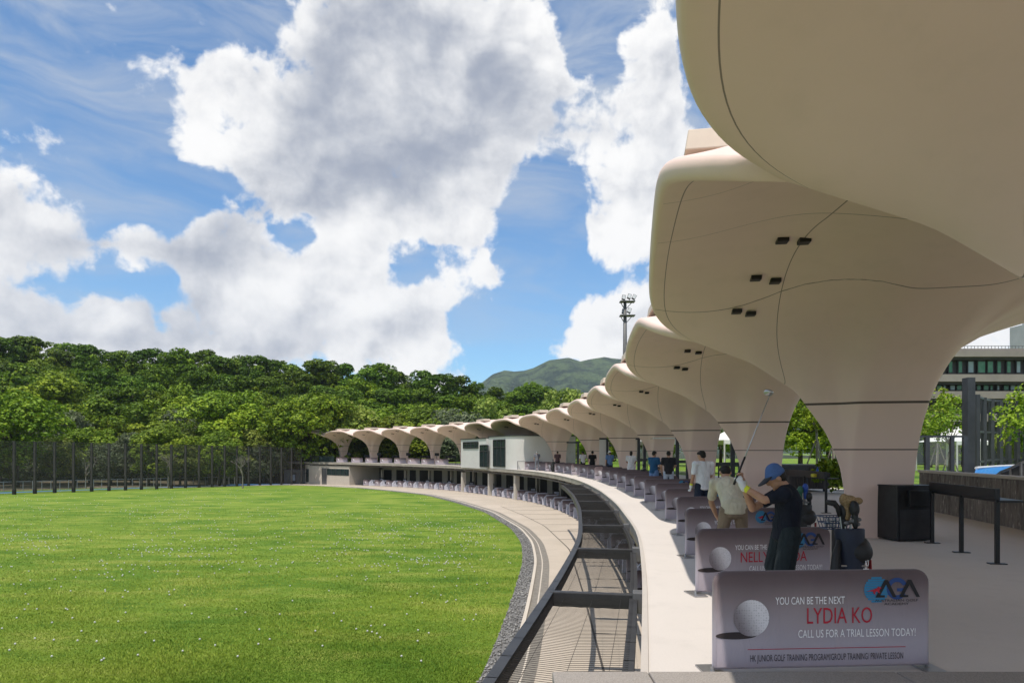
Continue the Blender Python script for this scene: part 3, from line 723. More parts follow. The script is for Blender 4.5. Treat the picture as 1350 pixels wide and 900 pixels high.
for k in range(21):
    s = S0 + SP * k
    o = [first, second, logo_only][k] if k < 3 else copy_tree(logo_only if k < 8 else plain)
    lab = ('nearest purple bay divider, with the large golf ball and red lettering in the foreground' if k == 0 else
           'purple bay divider directly behind the golfer in navy, with red lettering' if k == 1 else
           'purple bay divider right of and behind the bending man in cream' if k == 2 else
           'last purple bay divider on the upper deck before the white building' if k == 20 else
           'purple printed bay divider, %s from the front along the upper deck' % ordw(k))
    set_divider(o, s, float(np.interp(s, [5.3, 11, 20, 60], [.50, .66, .95, 1.0])), lab)
o = plain
for n_, z5 in enumerate((240, 330, 412, 500, 585, 665, 745, 828)):
    s = E.s_for_px(390 + z5 / 4.5, 1.0, lo=80); oo = plain if n_ == 0 else copy_tree(plain)
    set_divider(oo, s, 1.0, 'purple divider left of the white building, %s from the far deck end' % ordw(n_), R(18))

# ------------------------------------------------------------------ netting frames under the deck's edge
def net_panel():
    us_ = [4.6, 8.9, 13.0, 17.2, 21.4, 25.6, 29.8, 34.0, 38.0]; zt = DECK - .22; V0, V1 = -.16, -1.24
    r = empty('net_awning', (0, 0, 0)); tag(r, 'dark net awning on steel frames hanging out from the deck edge', 'net')
    for u in us_:
        m_ = MB(); m_.beam(E.at(u, V0, zt), E.at(u, V1, zt), .11, .19); m_.build('cross_bar', DARK, r, bevel=.012)
        m_ = MB(); m_.box(E.at(u, -.09, zt), (.16, .22, .26), rot=math.atan2(E.t(u).y, E.t(u).x) - math.pi / 2); m_.build('bracket', GREYM, r, bevel=.01)
    for k, v in enumerate((V0, V1)):
        m_ = MB(); pts = [E.at(u, v, zt + .004) for u in np.arange(us_[0] - (1.6 if k else .2), us_[-1] + .3, .6)]
        for a, b in zip(pts[:-1], pts[1:]): m_.beam(a, b + (b - a) * .03, .10, .17 if k else .09)
        m_.build('outer_rail' if k else 'inner_rail', DARK, r)
    # cords: each a thin ribbon pair, really there
    m_ = MB(); h = .0025
    def cord(a, b):
        a = Vector(a); b = Vector(b); d = (b - a).normalized(); x = d.cross(Vector((0, 0, 1))).normalized() * h; zz = Vector((0, 0, h))
        m_.add([a - x, a + x, b + x, b - x], [(0, 1, 2, 3)]); m_.add([a - zz, a + zz, b + zz, b - zz], [(0, 1, 2, 3)])
    u0, u1 = us_[0] - 1.4, us_[-1]
    for u in np.arange(u0, u1, .055):
        sagg = -.03
        p = [E.at(u, v, zt + .05 + (sagg * math.sin(math.pi * (v - V0) / (V1 - V0)))) for v in (V0, (V0 + V1) / 2, V1)]
        cord(p[0], p[1]); cord(p[1], p[2])
    for v in np.arange(V1 + .2, V0, .36):
        pts = [E.at(u, v, zt + .05 - .03 * math.sin(math.pi * (v - V0) / (V1 - V0))) for u in np.arange(u0, u1 + .5, 1.0)]
        for a, b in zip(pts[:-1], pts[1:]): cord(a, b)
    o = m_.build('netting', NETM, r)
net_panel()

# ------------------------------------------------------------------ lower bays under the deck
def loww(name, v, z1, m, s0, s1, th=.2, z0=None, parent=None):
    us = np.r_[np.arange(s0, s1, .9), s1]; vs = []; fs = []
    for u in us:
        a = E.at(u, v); b = E.at(u, v + th); za = gz(a.y) - .05 if z0 is None else z0
        vs += [(a.x, a.y, za), (a.x, a.y, z1), (b.x, b.y, z1), (b.x, b.y, za)]
    n = len(us)
    for i in range(n - 1):
        for k in range(4): fs.append((4 * i + k, 4 * i + (k + 1) % 4, 4 * i + 4 + (k + 1) % 4, 4 * i + 4 + k))
    fs += [(0, 1, 2, 3), (4 * n - 1, 4 * n - 2, 4 * n - 3, 4 * n - 4)]
    mb = MB(); mb.add(vs, fs); return mb.build(name, m, parent)
sEND = E.s1
sA, sB = E.s_for_px(460.5, .15, lo=80), E.s_for_px(402, .15, lo=80)
rb_ = empty('lower_bay_wall', (0, 0, 0)); tag(rb_, 'cream back wall of the covered lower bays with dark doorways', 'wall')
loww('wall', 6.6, DECK - .35, CREAM, -6, sA + 3, parent=rb_)
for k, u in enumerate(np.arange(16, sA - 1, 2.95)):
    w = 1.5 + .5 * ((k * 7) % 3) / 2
    loww('doorway', 6.56, 2.2 + gz(E.p(u).y), BLACK, u, u + w, th=.035, parent=rb_)  # black sheets for the openings, made larger to darken the bays
for u in np.arange(14, sA, 2.95):                          # screens between the bays
    pass
# front columns: three cream ones under the white building and the row of thinner ones deeper in
CG = 'cream columns carrying the deck'
base_c = MB(); base_c.box((0, 0, 1.2), (.46, .46, 2.9)); base_c = base_c.build('support_column', CREAM, bevel=.02)
cl = [(611, .5, 'cream support column below the far end of the white building'), (646.5, .5, 'cream support column below the middle of the white building'), (681, .5, 'cream support column just right of the white building')]
for k, (px, v, lab) in enumerate(cl):
    o = base_c if k == 0 else copy_tree(base_c); u = E.s_for_px(px, v, lo=40); q = E.at(u, v); o.location = (q.x, q.y, gz(q.y) - .33 + (.0)); o.rotation_euler.z = math.atan2(E.t(u).y, E.t(u).x); tag(o, lab, 'column', CG)
thin = MB(); thin.box((0, 0, 1.2), (.3, .3, 2.8)); thin = thin.build('support_column', FASC, bevel=.02)
for k, u in enumerate(np.arange(20, sA - 2, 5.9)):
    o = thin if k == 0 else copy_tree(thin); q = E.at(u, 3.4); o.location = (q.x, q.y, gz(q.y) - .28); o.rotation_euler.z = math.atan2(E.t(u).y, E.t(u).x)
    tag(o, 'slim column deep inside the lower bays, %s from the camera' % ordw(k), 'column', 'slim columns inside the lower bays')
# dark pipe run under the slab's edge
m_ = MB(); m_.tube([E.at(u, .16, DECK - .50) for u in np.arange(36, sB, 1.2)], .05, 6); tag(m_.build('pipe_run', DARK), 'dark pipe run under the front edge of the deck slab', 'pipe')
m_ = MB()
for u in np.arange(16, sB, 2.95): m_.beam(E.at(u, .35, DECK - .44), E.at(u, 6.3, DECK - .44), .22, .2)
tag(m_.build('soffit', FASC), kind='structure')
slab('soffit_shade', .4, 6.5, DECK - .345, DECK - .365, DARK, 10, sA)  # added dark sheet standing in for the shade under the deck

# lilac golf panels and ball dividers alternate along the lower bays
LILAC = mat('lilac_board', (.58, .58, .66), .6, (.52, .52, .60), 3); NAVY = mat('navy_lettering', (.02, .025, .06), .6)
lp = empty('lettered_board'); m_ = MB()
m_.prism([(0, .02), (1.35, .02), (1.35, .34), (.62, .34), (.62, .66), (1.35, .66), (1.35, .86), (.34, .86), (0, .48)], .06); m_.build('panel_board', LILAC, lp, bevel=.01)
m_ = MB(); put_text(m_, 'GOLF', .27, .60, .66, .79, -.004); put_text(m_, 'IN', .27, .42, .45, .58, -.004); put_text(m_, 'C', .27, .36, .24, .37, -.004); m_.build('panel_lettering', NAVY, lp)
m_ = MB(); m_.box((.98, .10, .42), (.62, .05, .60)); m_.build('dark_insert', GREYP, lp)
k = 0; j = 0
for n_, u in enumerate(np.arange(13.2, sA - 2.5, 1.475)):
    q = E.at(u, .40); ang = R(float(np.interp(u, [10, 60, 100], [4, 10, 18])))
    if n_ % 2 == 0:
        o = lp if k == 0 else copy_tree(lp); tag(o, 'lilac chamfered panel with dark lettering in the lower bays, %s from the camera' % ordw(k), 'panel', 'lilac golf panels along the lower bays'); k += 1
    else:
        o = copy_tree(plain); tag(o, 'purple ball print divider in the lower bays, %s from the camera' % ordw(j), 'divider', 'printed dividers along the lower bays'); j += 1
    o.location = (q.x, q.y, gz(q.y) + .004); o.rotation_euler.z = ang; o.scale = (1, 1, 1.12) if n_ % 2 else (1, 1, 1)
# ball dispensers and seats in the shade behind them
DISP = empty('ball_dispenser'); m_ = MB(); m_.box((0, 0, .55), (.55, .5, 1.1)); m_.build('cabinet', BLACK, DISP, bevel=.03)
m_ = MB(); m_.box((0, -.26, .78), (.4, .03, .42)); m_.build('front_plate', LILAC, DISP, bevel=.01)
for n_, u in enumerate(np.arange(19, sA - 4, 5.9)):
    o = DISP if n_ == 0 else copy_tree(DISP); q = E.at(u, 2.5); o.location = (q.x, q.y, gz(q.y) + .004); o.rotation_euler.z = R(10)
    tag(o, 'dark ball dispenser with a pale front inside the lower bays, %s from the camera' % ordw(n_), 'ball dispenser', 'ball dispensers in the lower bays')

# small service building at the far left end, under the deck
sv = empty('service_building', (0, 0, 0)); tag(sv, 'small cream building with a strip window under the far left deck end', 'building')
loww('wall', .16, DECK - .43, CREAM, sA, sB, th=5.5, parent=sv)
for a, b, z0, z1, nm, mm in ((460, 431, 1.02, 1.72, 'strip_window', GLASSD), (430.5, 424.5, -.7, 1.78, 'door', GREYM), (407, 403.2, -.2, 1.6, 'narrow_window', GLASSD)):
    u0, u1 = sorted((E.s_for_px(a, .15, lo=80), E.s_for_px(b, .15, lo=80)))
    o = loww(nm, .12, z1, mm, u0, u1, th=.05, z0=z0 - .3, parent=sv)
    if nm == 'strip_window':
        for u in np.linspace(u0, u1, 6)[1:-1]: loww('mullion', .10, z1, DARK, u - .05, u + .05, th=.03, z0=z0 - .3, parent=o)
# railing on the far left end of the deck
rl = empty('railing', (0, 0, 0)); tag(rl, 'dark metal railing at the far left end of the upper deck', 'railing')
s440 = E.s_for_px(440, .3, lo=80)
m_ = MB(); pts = [E.at(u, .3, DECK + 1.0) for u in np.linspace(s440, sB, 12)]
for a, b in zip(pts[:-1], pts[1:]): m_.beam(a, b, .05, .05)
m_.build('top_rail', DARK, rl)
for u in np.linspace(s440 + 4, sB, 26): m_ = MB(); m_.beam(E.at(u, .3, DECK), E.at(u, .3, DECK + 1.0), .03, .03); m_.build('baluster', DARK, rl)
o = loww('dark_panel', .28, DECK + .95, GLASSD, s440, s440 + 3.8, th=.04, z0=DECK + .05, parent=rl)
# dark monitors on posts in front of the far trunks
mo = empty('bay_monitor'); m_ = MB(); m_.box((0, 0, 1.32), (.62, .1, .4)); m_.build('screen', BLACK, mo, bevel=.02); m_ = MB(); m_.beam((0, .02, 0), (0, .02, 1.2), .07, .07); m_.build('post', DARK, mo)
for n_, px in enumerate((460, 500, 538.4, 576)):
    o = mo if n_ == 0 else copy_tree(mo); o.location = E.at(E.s_for_px(px, 3.4, lo=78), 3.4, DECK); o.rotation_euler.z = R(18)
    tag(o, 'black monitor on a post by the far left trunks, %s from the left' % ordw(n_), 'monitor', 'monitors on the far left part of the deck')
# dark tee counters behind the far left dividers
cn = empty('tee_counter'); m_ = MB(); m_.box((0, 0, .98), (1.5, .3, .34)); m_.build('counter_top', BLACK, cn)
for x in (-.7, .7): m_ = MB(); m_.beam((x, 0, 0), (x, 0, .82), .06, .06); m_.build('leg', DARK, cn)
for n_, px in enumerate((486, 524, 561, 594)):
    o = cn if n_ == 0 else copy_tree(cn); o.location = E.at(E.s_for_px(px, 4.6, lo=78), 4.6, DECK); o.rotation_euler.z = R(18)
    tag(o, 'black counter behind the far left dividers, %s from the left' % ordw(n_), 'counter', 'black counters on the far left part of the deck')

# ------------------------------------------------------------------ white building on the deck
def curved_block(name, s0, s1, v0, v1, z0, z1, m, parent, rc=0.0):
    """a block following the deck's curve; rc rounds its near front corner"""
    us = np.linspace(s0, s1, 18); poly = []
    if rc:
        a0 = E.at(s0 + rc, v0); 
        for a in np.linspace(0, math.pi / 2, 9): poly.append(E.at(s0 + rc - rc * math.cos(a), v0 + rc - rc * math.sin(a)))
        poly += [E.at(u, v0) for u in np.linspace(s0 + rc, s1, 14)[1:]]
    else: poly = [E.at(u, v0) for u in us]
    poly += [E.at(u, v1) for u in us[::-1]]
    n = len(poly); mb = MB(); mb.add([(p.x, p.y, z0) for p in poly] + [(p.x, p.y, z1) for p in poly], [tuple(range(n))[::-1], tuple(range(n, 2 * n))] + [(i, (i + 1) % n, (i + 1) % n + n, i + n) for i in range(n)])
    return mb.build(name, m, parent, smooth='auto')
wb = empty('white_building', (0, 0, 0)); tag(wb, 'white box building with rounded corner standing on the deck under the canopies', 'building')
lo_ = 45
s672, s644, s608 = E.s_for_px(673, .05, lo=lo_), E.s_for_px(644.5, .05, lo=lo_), E.s_for_px(608, -.2, lo=lo_)
ZT = 3.18
curved_block('main_block', s672 - 1.0, s644, .02, 6.4, DECK - .12, DECK + ZT, WHITEW, wb, rc=2.2)
curved_block('end_block', s644 + .01, s608, -.22, 5.6, DECK - .12, DECK + ZT - .12, WHITEW, wb)
curved_block('roof_edge', s672 - 1.1, s644 + .05, -.05, 6.5, DECK + ZT + .003, DECK + ZT + .12, DARK, wb, rc=2.2)
curved_block('roof_edge', s644 + .06, s608 + .1, -.3, 5.7, DECK + ZT - .117, DECK + ZT - .03, DARK, wb)
def wwin(pa, pb, ya, yb, v, lo=45):
    u0, u1 = sorted((E.s_for_px(pa, v, lo=lo), E.s_for_px(pb, v, lo=lo))); d = E.at((u0 + u1) / 2, v).y
    z1, z0 = CAMZ + (HY - ya) / FPX * d, CAMZ + (HY - yb) / FPX * d
    o = curved_block('window', u0, u1, v - .02, v + .1, z0, z1, GLASSD, wb)
    n = max(2, int(round((u1 - u0) / 1.3)))
    for u in np.linspace(u0, u1, n + 1): curved_block('frame_bar', u - .05, u + .05, v - .06, v - .022, z0, z1, DARK, o)
    for f in (0.0, .72, 1.0): z = z0 + (z1 - z0) * f; curved_block('frame_bar', u0, u1, v - .055, v - .023, z - .04, z + .04, DARK, o)
wwin(650.5, 666, 579.5, 614.6, .0); wwin(633, 643.2, 586.5, 615, -.24); wwin(611, 630.5, 582.5, 590.5, -.24)
# thin grey rail frame beside the white building
rf = MB(); a = on_z(681, 618.5, DECK); s_ = E.s_for_px(681, .5, lo=45)
rf.tube([E.at(s_, .6, DECK), E.at(s_, .6, DECK + .78), E.at(s_ - 2.6, .9, DECK + .8)], .03, 6); tag(rf.build('handrail', GREYM), 'thin pale handrail between the white building and the last divider', 'handrail')
# ------------------------------------------------------------------ people
SKIN = mat('skin', (.42, .235, .155), .5, (.36, .19, .12), 12); HAIR = mat('black_hair', (.010, .008, .007), .8, (.02, .016, .013), 60)
def cloth(name, c, c2=None):
    m, t, b = newmat(name); tc = t.new('ShaderNodeTexCoord').outputs['Object']
    f = t.noise(t.vm('MULTIPLY', tc, (1, 1, .45)), 7, 4, .55, 1.6); t.l.new(t.mix(t.lin(f, .35, .65), c, c2 or tuple(x * .78 for x in c)), b.inputs['Base Color']); b.inputs['Roughness'].default_value = .85; b.inputs['Specular IOR Level'].default_value = .2
    t.l.new(t.bump(t.m('ADD', f, t.m('MULTIPLY', t.noise(tc, 160, 2, .5), .06)), .9, .05), b.inputs['Normal']); return m
def remesh(mb, name, m, parent, voxel, smooth=6):
    o = mb.build('tmp', m); md = o.modifiers.new('r', 'REMESH'); md.mode = 'VOXEL'; md.voxel_size = voxel; md.use_smooth_shade = True
    sm = o.modifiers.new('s', 'SMOOTH'); sm.factor = .5; sm.iterations = smooth
    dg = bpy.context.evaluated_depsgraph_get(); dg.update(); me = bpy.data.meshes.new_from_object(o.evaluated_get(dg)); me.name = name
    bpy.data.objects.remove(o); me.materials.clear(); me.materials.append(m); me.polygons.foreach_set('use_smooth', [True] * len(me.polygons))
    q = bpy.data.objects.new(name, me); COL.objects.link(q); q.parent = parent; return q
def cap(mb, a, b, ra, rb, n=10):
    a = Vector(a); b = Vector(b); L = (b - a).length; k = max(2, int(L / (.45 * max(min(ra, rb), .006))) + 1)
    for i in range(k + 1):
        f = i / k; r = ra + (rb - ra) * f; mb.ell(a.lerp(b, f), (r, r, r), n=n, m=7)
def stand(**kw):
    J = dict(pelvis=(0, 0, .95), waist=(0, .0, 1.10), chest=(0, .01, 1.28), neck=(0, -.005, 1.46), head=(0, .03, 1.60), look=(0, 1, -.25),
             lsh=(-.185, 0, 1.41), rsh=(.185, 0, 1.41), lel=(-.235, -.03, 1.13), rel=(.235, -.03, 1.13), lwr=(-.22, .08, .90), rwr=(.22, .08, .90), lha=(-.21, .12, .82), rha=(.21, .12, .82),
             lhip=(-.09, 0, .92), rhip=(.09, 0, .92), lkn=(-.11, .02, .50), rkn=(.11, .02, .50), lan=(-.12, -.02, .09), ran=(.12, -.02, .09), lto=(-.15, .15, .035), rto=(.15, .15, .035))
    J.update(kw); return {k: Vector(v) for k, v in J.items()}
def hand(mb, wr, ha, palm, r=.0085, curl=1.15):
    d = (ha - wr).normalized(); palm = Vector(palm); n = (palm - d * palm.dot(d)).normalized(); s = d.cross(n)
    c = wr + d * .045; M = Matrix((s, d, n)).transposed(); mb.ell(c, (.038, .05, .018), M)
    for k, (off, L) in enumerate(((-.028, .068), (-.010, .078), (.010, .073), (.027, .058))):
        p = wr + d * .085 + s * off; a = .25; q = p
        for seg in (.45, .32, .23):
            dd = d * math.cos(a) + n * math.sin(a); q2 = q + dd * L * seg; cap(mb, q, q2, r, r * .9, 8); q = q2; a += curl * .8
    p = wr + d * .03 - s * .033; q = p - s * .022 + d * .03 + n * .012; cap(mb, p, q, .011, .0095, 8); cap(mb, q, q + d * .022 + n * .022, .0095, .0085, 8)
def head(mb, J):
    h = J['head']; f = J['look'].normalized(); up = (h - J['neck']).normalized(); up = (up - f * up.dot(f)).normalized(); x = f.cross(up); M = Matrix((x, f, up)).transposed()
    mb.ell(h + M @ Vector((0, -.006, .025)), (.072, .093, .092), M); mb.ell(h + M @ Vector((0, .022, -.045)), (.056, .066, .066), M)
    mb.ell(h + M @ Vector((0, .095, -.012)), (.013, .02, .024), M); mb.ell(h + M @ Vector((0, .078, -.052)), (.026, .012, .008), M); mb.ell(h + M @ Vector((0, .074, -.088)), (.022, .016, .016), M)
    for sx in (-1, 1):
        mb.ell(h + M @ Vector((sx * .074, -.008, -.008)), (.011, .022, .034), M); mb.ell(h + M @ Vector((sx * .031, .083, .018)), (.021, .012, .008), M)
    return M
def torso(mb, J, g, hem=0.0, top=True):
    lat = (J['rsh'] - J['lsh']).normalized(); lath = (J['rhip'] - J['lhip']).normalized()
    keys = [(J['pelvis'] + Vector((0, 0, -.02 - hem)), .150, .112, lath), (J['pelvis'] + Vector((0, 0, .06)), .150, .108, lath), (J['waist'], .138, .104, (lath + lat).normalized()), (J['chest'], .158, .116, lat), (J['chest'].lerp(J['neck'], .55), .150, .098, lat), (J['neck'] - (J['neck'] - J['chest']) * .12, .085, .068, lat)]
    for (a, b) in zip(keys[:-1], keys[1:]):
        for i in range(6):
            f = i / 5; c = a[0].lerp(b[0], f); up = (b[0] - a[0]).normalized(); x = a[3].lerp(b[3], f); x = (x - up * x.dot(up)).normalized(); y = up.cross(x)
            mb.ell(c, (a[1] + (b[1] - a[1]) * f + g, a[2] + (b[2] - a[2]) * f + g, .055), Matrix((x, y, up)).transposed(), n=16)
    for s in 'lr':
        cap(mb, J['neck'].lerp(J['chest'], .22), J[s + 'sh'], .056 + g, .058 + g); mb.ell(J[s + 'sh'], (.062 + g,) * 3)
def person(name_label, loc, rz, J, shirt, legs, hairm=HAIR, shorts=False, voxel=.014, sleeve=.62, hat=None, glove=None, shoes=None, gripn=None, build=1.0, wrist=None, hem=.05, hairlen=0.0):
    r = empty('person', loc, rz); tag(r, name_label, 'person', 'people on the upper deck'); r.scale = (build, build, 1)
    b = MB(); M = head(b, J); cap(b, J['neck'], J['head'] + (J['neck'] - J['head']) * .3, .056, .054); torso(b, J, -.012)
    for s in 'lr':
        cap(b, J[s + 'sh'], J[s + 'el'], .050, .038); cap(b, J[s + 'el'], J[s + 'el'].lerp(J[s + 'wr'], .35), .040, .041); cap(b, J[s + 'el'].lerp(J[s + 'wr'], .35), J[s + 'wr'], .041, .027)
        hand(b, J[s + 'wr'], J[s + 'ha'], (gripn or {}).get(s, (-1 if s == 'r' else 1, .2, 0)), curl=1.2)
        cap(b, J[s + 'hip'], J[s + 'kn'], .082, .055); cap(b, J[s + 'kn'], J[s + 'kn'].lerp(J[s + 'an'], .35), .053, .056); cap(b, J[s + 'kn'].lerp(J[s + 'an'], .35), J[s + 'an'], .056, .036); cap(b, J[s + 'an'] - Vector((0, 0, .03)), J[s + 'to'], .042, .034)
    remesh(b, 'body', SKIN, r, voxel * .62 if voxel < .012 else voxel, 3)
    b = MB(); torso(b, J, .019, hem)
    for s in 'lr': cap(b, J[s + 'sh'], J[s + 'sh'].lerp(J[s + 'el'], sleeve), .068, .066)
    remesh(b, 'shirt', shirt, r, voxel, 4)
    b = MB(); lath = (J['rhip'] - J['lhip']).normalized(); up = Vector((0, 0, 1)); Mp = Matrix((lath, up.cross(lath), up)).transposed()
    for dz in (-.09, -.05, .0): b.ell(J['pelvis'] + Vector((0, 0, dz)), (.152, .114, .06), Mp, n=16)
    for s in 'lr':
        if shorts: cap(b, J[s + 'hip'], J[s + 'hip'].lerp(J[s + 'kn'], .96), .104, .100)
        else: cap(b, J[s + 'hip'], J[s + 'kn'], .100, .074); cap(b, J[s + 'kn'], J[s + 'an'] + Vector((0, 0, .02)), .074, .062)
    remesh(b, 'shorts' if shorts else 'trousers', legs, r, voxel, 4)
    h = J['head']; b = MB()
    b.ell(h + M @ Vector((0, -.026 if hat else -.022, .026 if hat else .034)), (.079, .084 if hat else .090, .080 if hat else .090), M); b.ell(h + M @ Vector((0, -.045, -.015 - hairlen / 2)), (.070, .055, .058 + hairlen / 2), M); b.ell(h + M @ Vector((0, -.02 if hat else .03, .065 if hat else .075)), (.060 if hat else .068, .060, .040 if hat else .045), M)
    remesh(b, 'hair', hairm, r, voxel * .7, 2)
    if hat:
        b = MB()
        for k in range(7): b.ell(h + M @ Vector((0, -.012 - .002 * k, .042 + .008 * k)), (.088 - .003 * k, .104 - .004 * k, .066), M, n=18)
        remesh(b, 'cap', hat[0], r, voxel * .7, 3)
        b = MB()
        for a in np.linspace(-1.15, 1.15, 15):
            p = h + M @ Vector((.078 * math.sin(a), .075 * math.cos(a) + .01, .045)); q = h + M @ Vector((.088 * math.sin(a), .155 * math.cos(a) ** .6 + .03, .018)); cap(b, p, q, .009, .007, 8)
        remesh(b, 'cap_brim', hat[1], r, min(voxel * .7, .008), 2)
    b = MB()
    for s in 'lr': b.ell(J[s + 'an'].lerp(J[s + 'to'], .5) + Vector((0, 0, -.02)), (.052, .14, .045), Matrix.Rotation(math.atan2(J[s + 'an'].x - J[s + 'to'].x, J[s + 'to'].y - J[s + 'an'].y), 3, 'Z'))
    for s in 'lr':
        m_ = MB(); m_.v = []; 
    k = len(b.v) // 2
    for s, (o0, o1) in zip('lr', ((0, k), (k, 2 * k))):
        m_ = MB(); m_.add(b.v[o0:o1], [tuple(i - o0 for i in f) for f in b.f if o0 <= f[0] < o1]); m_.build('shoe', shoes or mat('white_shoe', (.6, .6, .6), .5), r, smooth=True)
    if glove:
        b = MB(); hand(b, J[glove + 'wr'], J[glove + 'ha'], (gripn or {}).get(glove, (-1, .2, 0)), r=.0125, curl=1.2); cap(b, J[glove + 'wr'] - (J[glove + 'ha'] - J[glove + 'wr']) * .2, J[glove + 'wr'] + (J[glove + 'ha'] - J[glove + 'wr']) * .35, .034, .036)
        remesh(b, 'glove', mat('white_glove', (.68, .67, .66), .7), r, min(voxel * .7, .010), 2)
    if wrist:
        s, mm = wrist; b = MB(); d = (J[s + 'wr'] - J[s + 'el']).normalized(); c = J[s + 'wr'] - d * .04; b.tube([c - d * .02, c + d * .02], .037, 14); b.build('wristband', mm, r, smooth='auto')
    return r
def deck_pt(px, Y): return Vector(((px - CXP) / FPX * Y, Y, DECK))
NAVY = cloth('navy_cotton', (.012, .015, .026)); NAVYD = cloth('dark_shorts_cloth', (.020, .027, .031)); CREAMC = cloth('cream_cotton', (.60, .54, .42)); TAN = cloth('tan_trousers', (.235, .175, .125))
WHITEC = cloth('white_cotton', (.80, .80, .83)); DENIM = cloth('dark_navy_shorts', (.020, .028, .05)); CHARC = cloth('charcoal_cotton', (.028, .028, .034)); TEALB = cloth('blue_cotton', (.02, .085, .19)); LBLUE = cloth('light_blue_cotton', (.13, .22, .42))
BLK = cloth('black_cotton', (.010, .010, .012)); MAROON = cloth('maroon_cotton', (.10, .055, .06)); GREYC = cloth('grey_cotton', (.17, .18, .21)); PALEJ = cloth('pale_denim', (.38, .43, .52)); WHITES = cloth('white_skirt_cloth', (.68, .66, .68))
BLUECAP = mat('blue_cap_cloth', (.06, .12, .30), .8, (.05, .10, .24), 20); DARKCAP = mat('dark_brim_cloth', (.012, .014, .022), .7); YEL = mat('yellow_band', (.62, .66, .03), .5)
# the golfer in navy at the top of his swing, seen from his left side (local +y is to the left in the picture)
J1 = stand(pelvis=(.0, -.02, .89), waist=(-.01, -.03, 1.02), chest=(-.03, -.03, 1.17), neck=(-.03, .01, 1.335), head=(-.02, .09, 1.425), look=(.12, .86, -.55),
           lsh=(-.165, .07, 1.265), rsh=(.17, -.03, 1.27), lel=(-.15, .245, 1.205), rel=(.10, .28, 1.10), lwr=(-.05, .425, 1.335), rwr=(.02, .40, 1.355), lha=(-.01, .455, 1.42), rha=(.03, .43, 1.45),
           lhip=(-.10, -.02, .86), rhip=(.10, -.02, .86), lkn=(-.14, .06, .47), rkn=(.14, .05, .47), lan=(-.17, .0, .09), ran=(.17, -.01, .09), lto=(-.19, .17, .035), rto=(.19, .17, .035))
p1 = deck_pt(1034, 7.1)
person('golfer in navy shirt and dark shorts with a blue cap, arms raised in the swing', p1, R(90), J1, NAVY, NAVYD, shorts=True, voxel=.010, sleeve=.58, hat=(BLUECAP, DARKCAP), glove='l', gripn={'l': (1, .1, .2), 'r': (-1, .1, .2)}, wrist=('l', YEL), hem=.06, build=1.05)
def golf_club(a, b, label, headc, iron=False):
    r = empty('golf_club', a); a = Vector(a); b = Vector(b); d = b - a; tag(r, label, 'golf club')
    m_ = MB(); m_.tube([d * .22, d], [.0065, .0045], 8); m_.build('shaft', STEEL, r, smooth=True)
    m_ = MB(); m_.tube([-d * .04, d * .26], [.013, .011], 8); m_.build('grip', BLACK, r, smooth=True)
    M = Vector((d.x, d.y, d.z)).to_track_quat('Z', 'Y').to_matrix(); m_ = MB(); m_.ell(d + M @ Vector((.03, 0, .01)), (.055, .045, .032), M); m_.build('club_head', headc, r, smooth=True)
g = p1 + Matrix.Rotation(R(90), 3, 'Z') @ (J1['lha'] * Vector((1.02, 1.02, 1)) if False else Vector((J1['lha'].x * 1.05 + .01, J1['lha'].y * 1.05 + .02, J1['lha'].z + .005)))
tip = at(1016, 518, 7.45)
golf_club(g - (tip - g) * .03, tip, 'golf club held up by the golfer in navy', STEEL)
# bending man in cream
J2 = stand(pelvis=(.0, -.06, .90), waist=(-.01, .02, 1.02), chest=(-.02, .13, 1.17), neck=(-.03, .25, 1.29), head=(-.03, .34, 1.385), look=(0, .55, -.85),
           lsh=(-.20, .21, 1.235), rsh=(.16, .20, 1.24), lel=(-.225, .33, .96), rel=(.13, .36, .97), lwr=(-.13, .44, .74), rwr=(.01, .46, .74), lha=(-.09, .47, .66), rha=(-.03, .48, .66),
           lhip=(-.09, -.05, .87), rhip=(.09, -.05, .87), lkn=(-.14, .05, .48), rkn=(.14, .05, .48))
p2 = deck_pt(966, 9.7)
person('man in cream shirt and tan trousers bending over the ball', p2, R(-6), J2, CREAMC, TAN, voxel=.012, sleeve=.72, glove=None, hem=.03, build=1.06)
g = p2 + Matrix.Rotation(R(-6), 3, 'Z') @ Vector((-.07, .50, .68)); golf_club(g, g + Vector((-.12, .45, -.65)), 'golf club held low by the bending man in cream', STEEL)
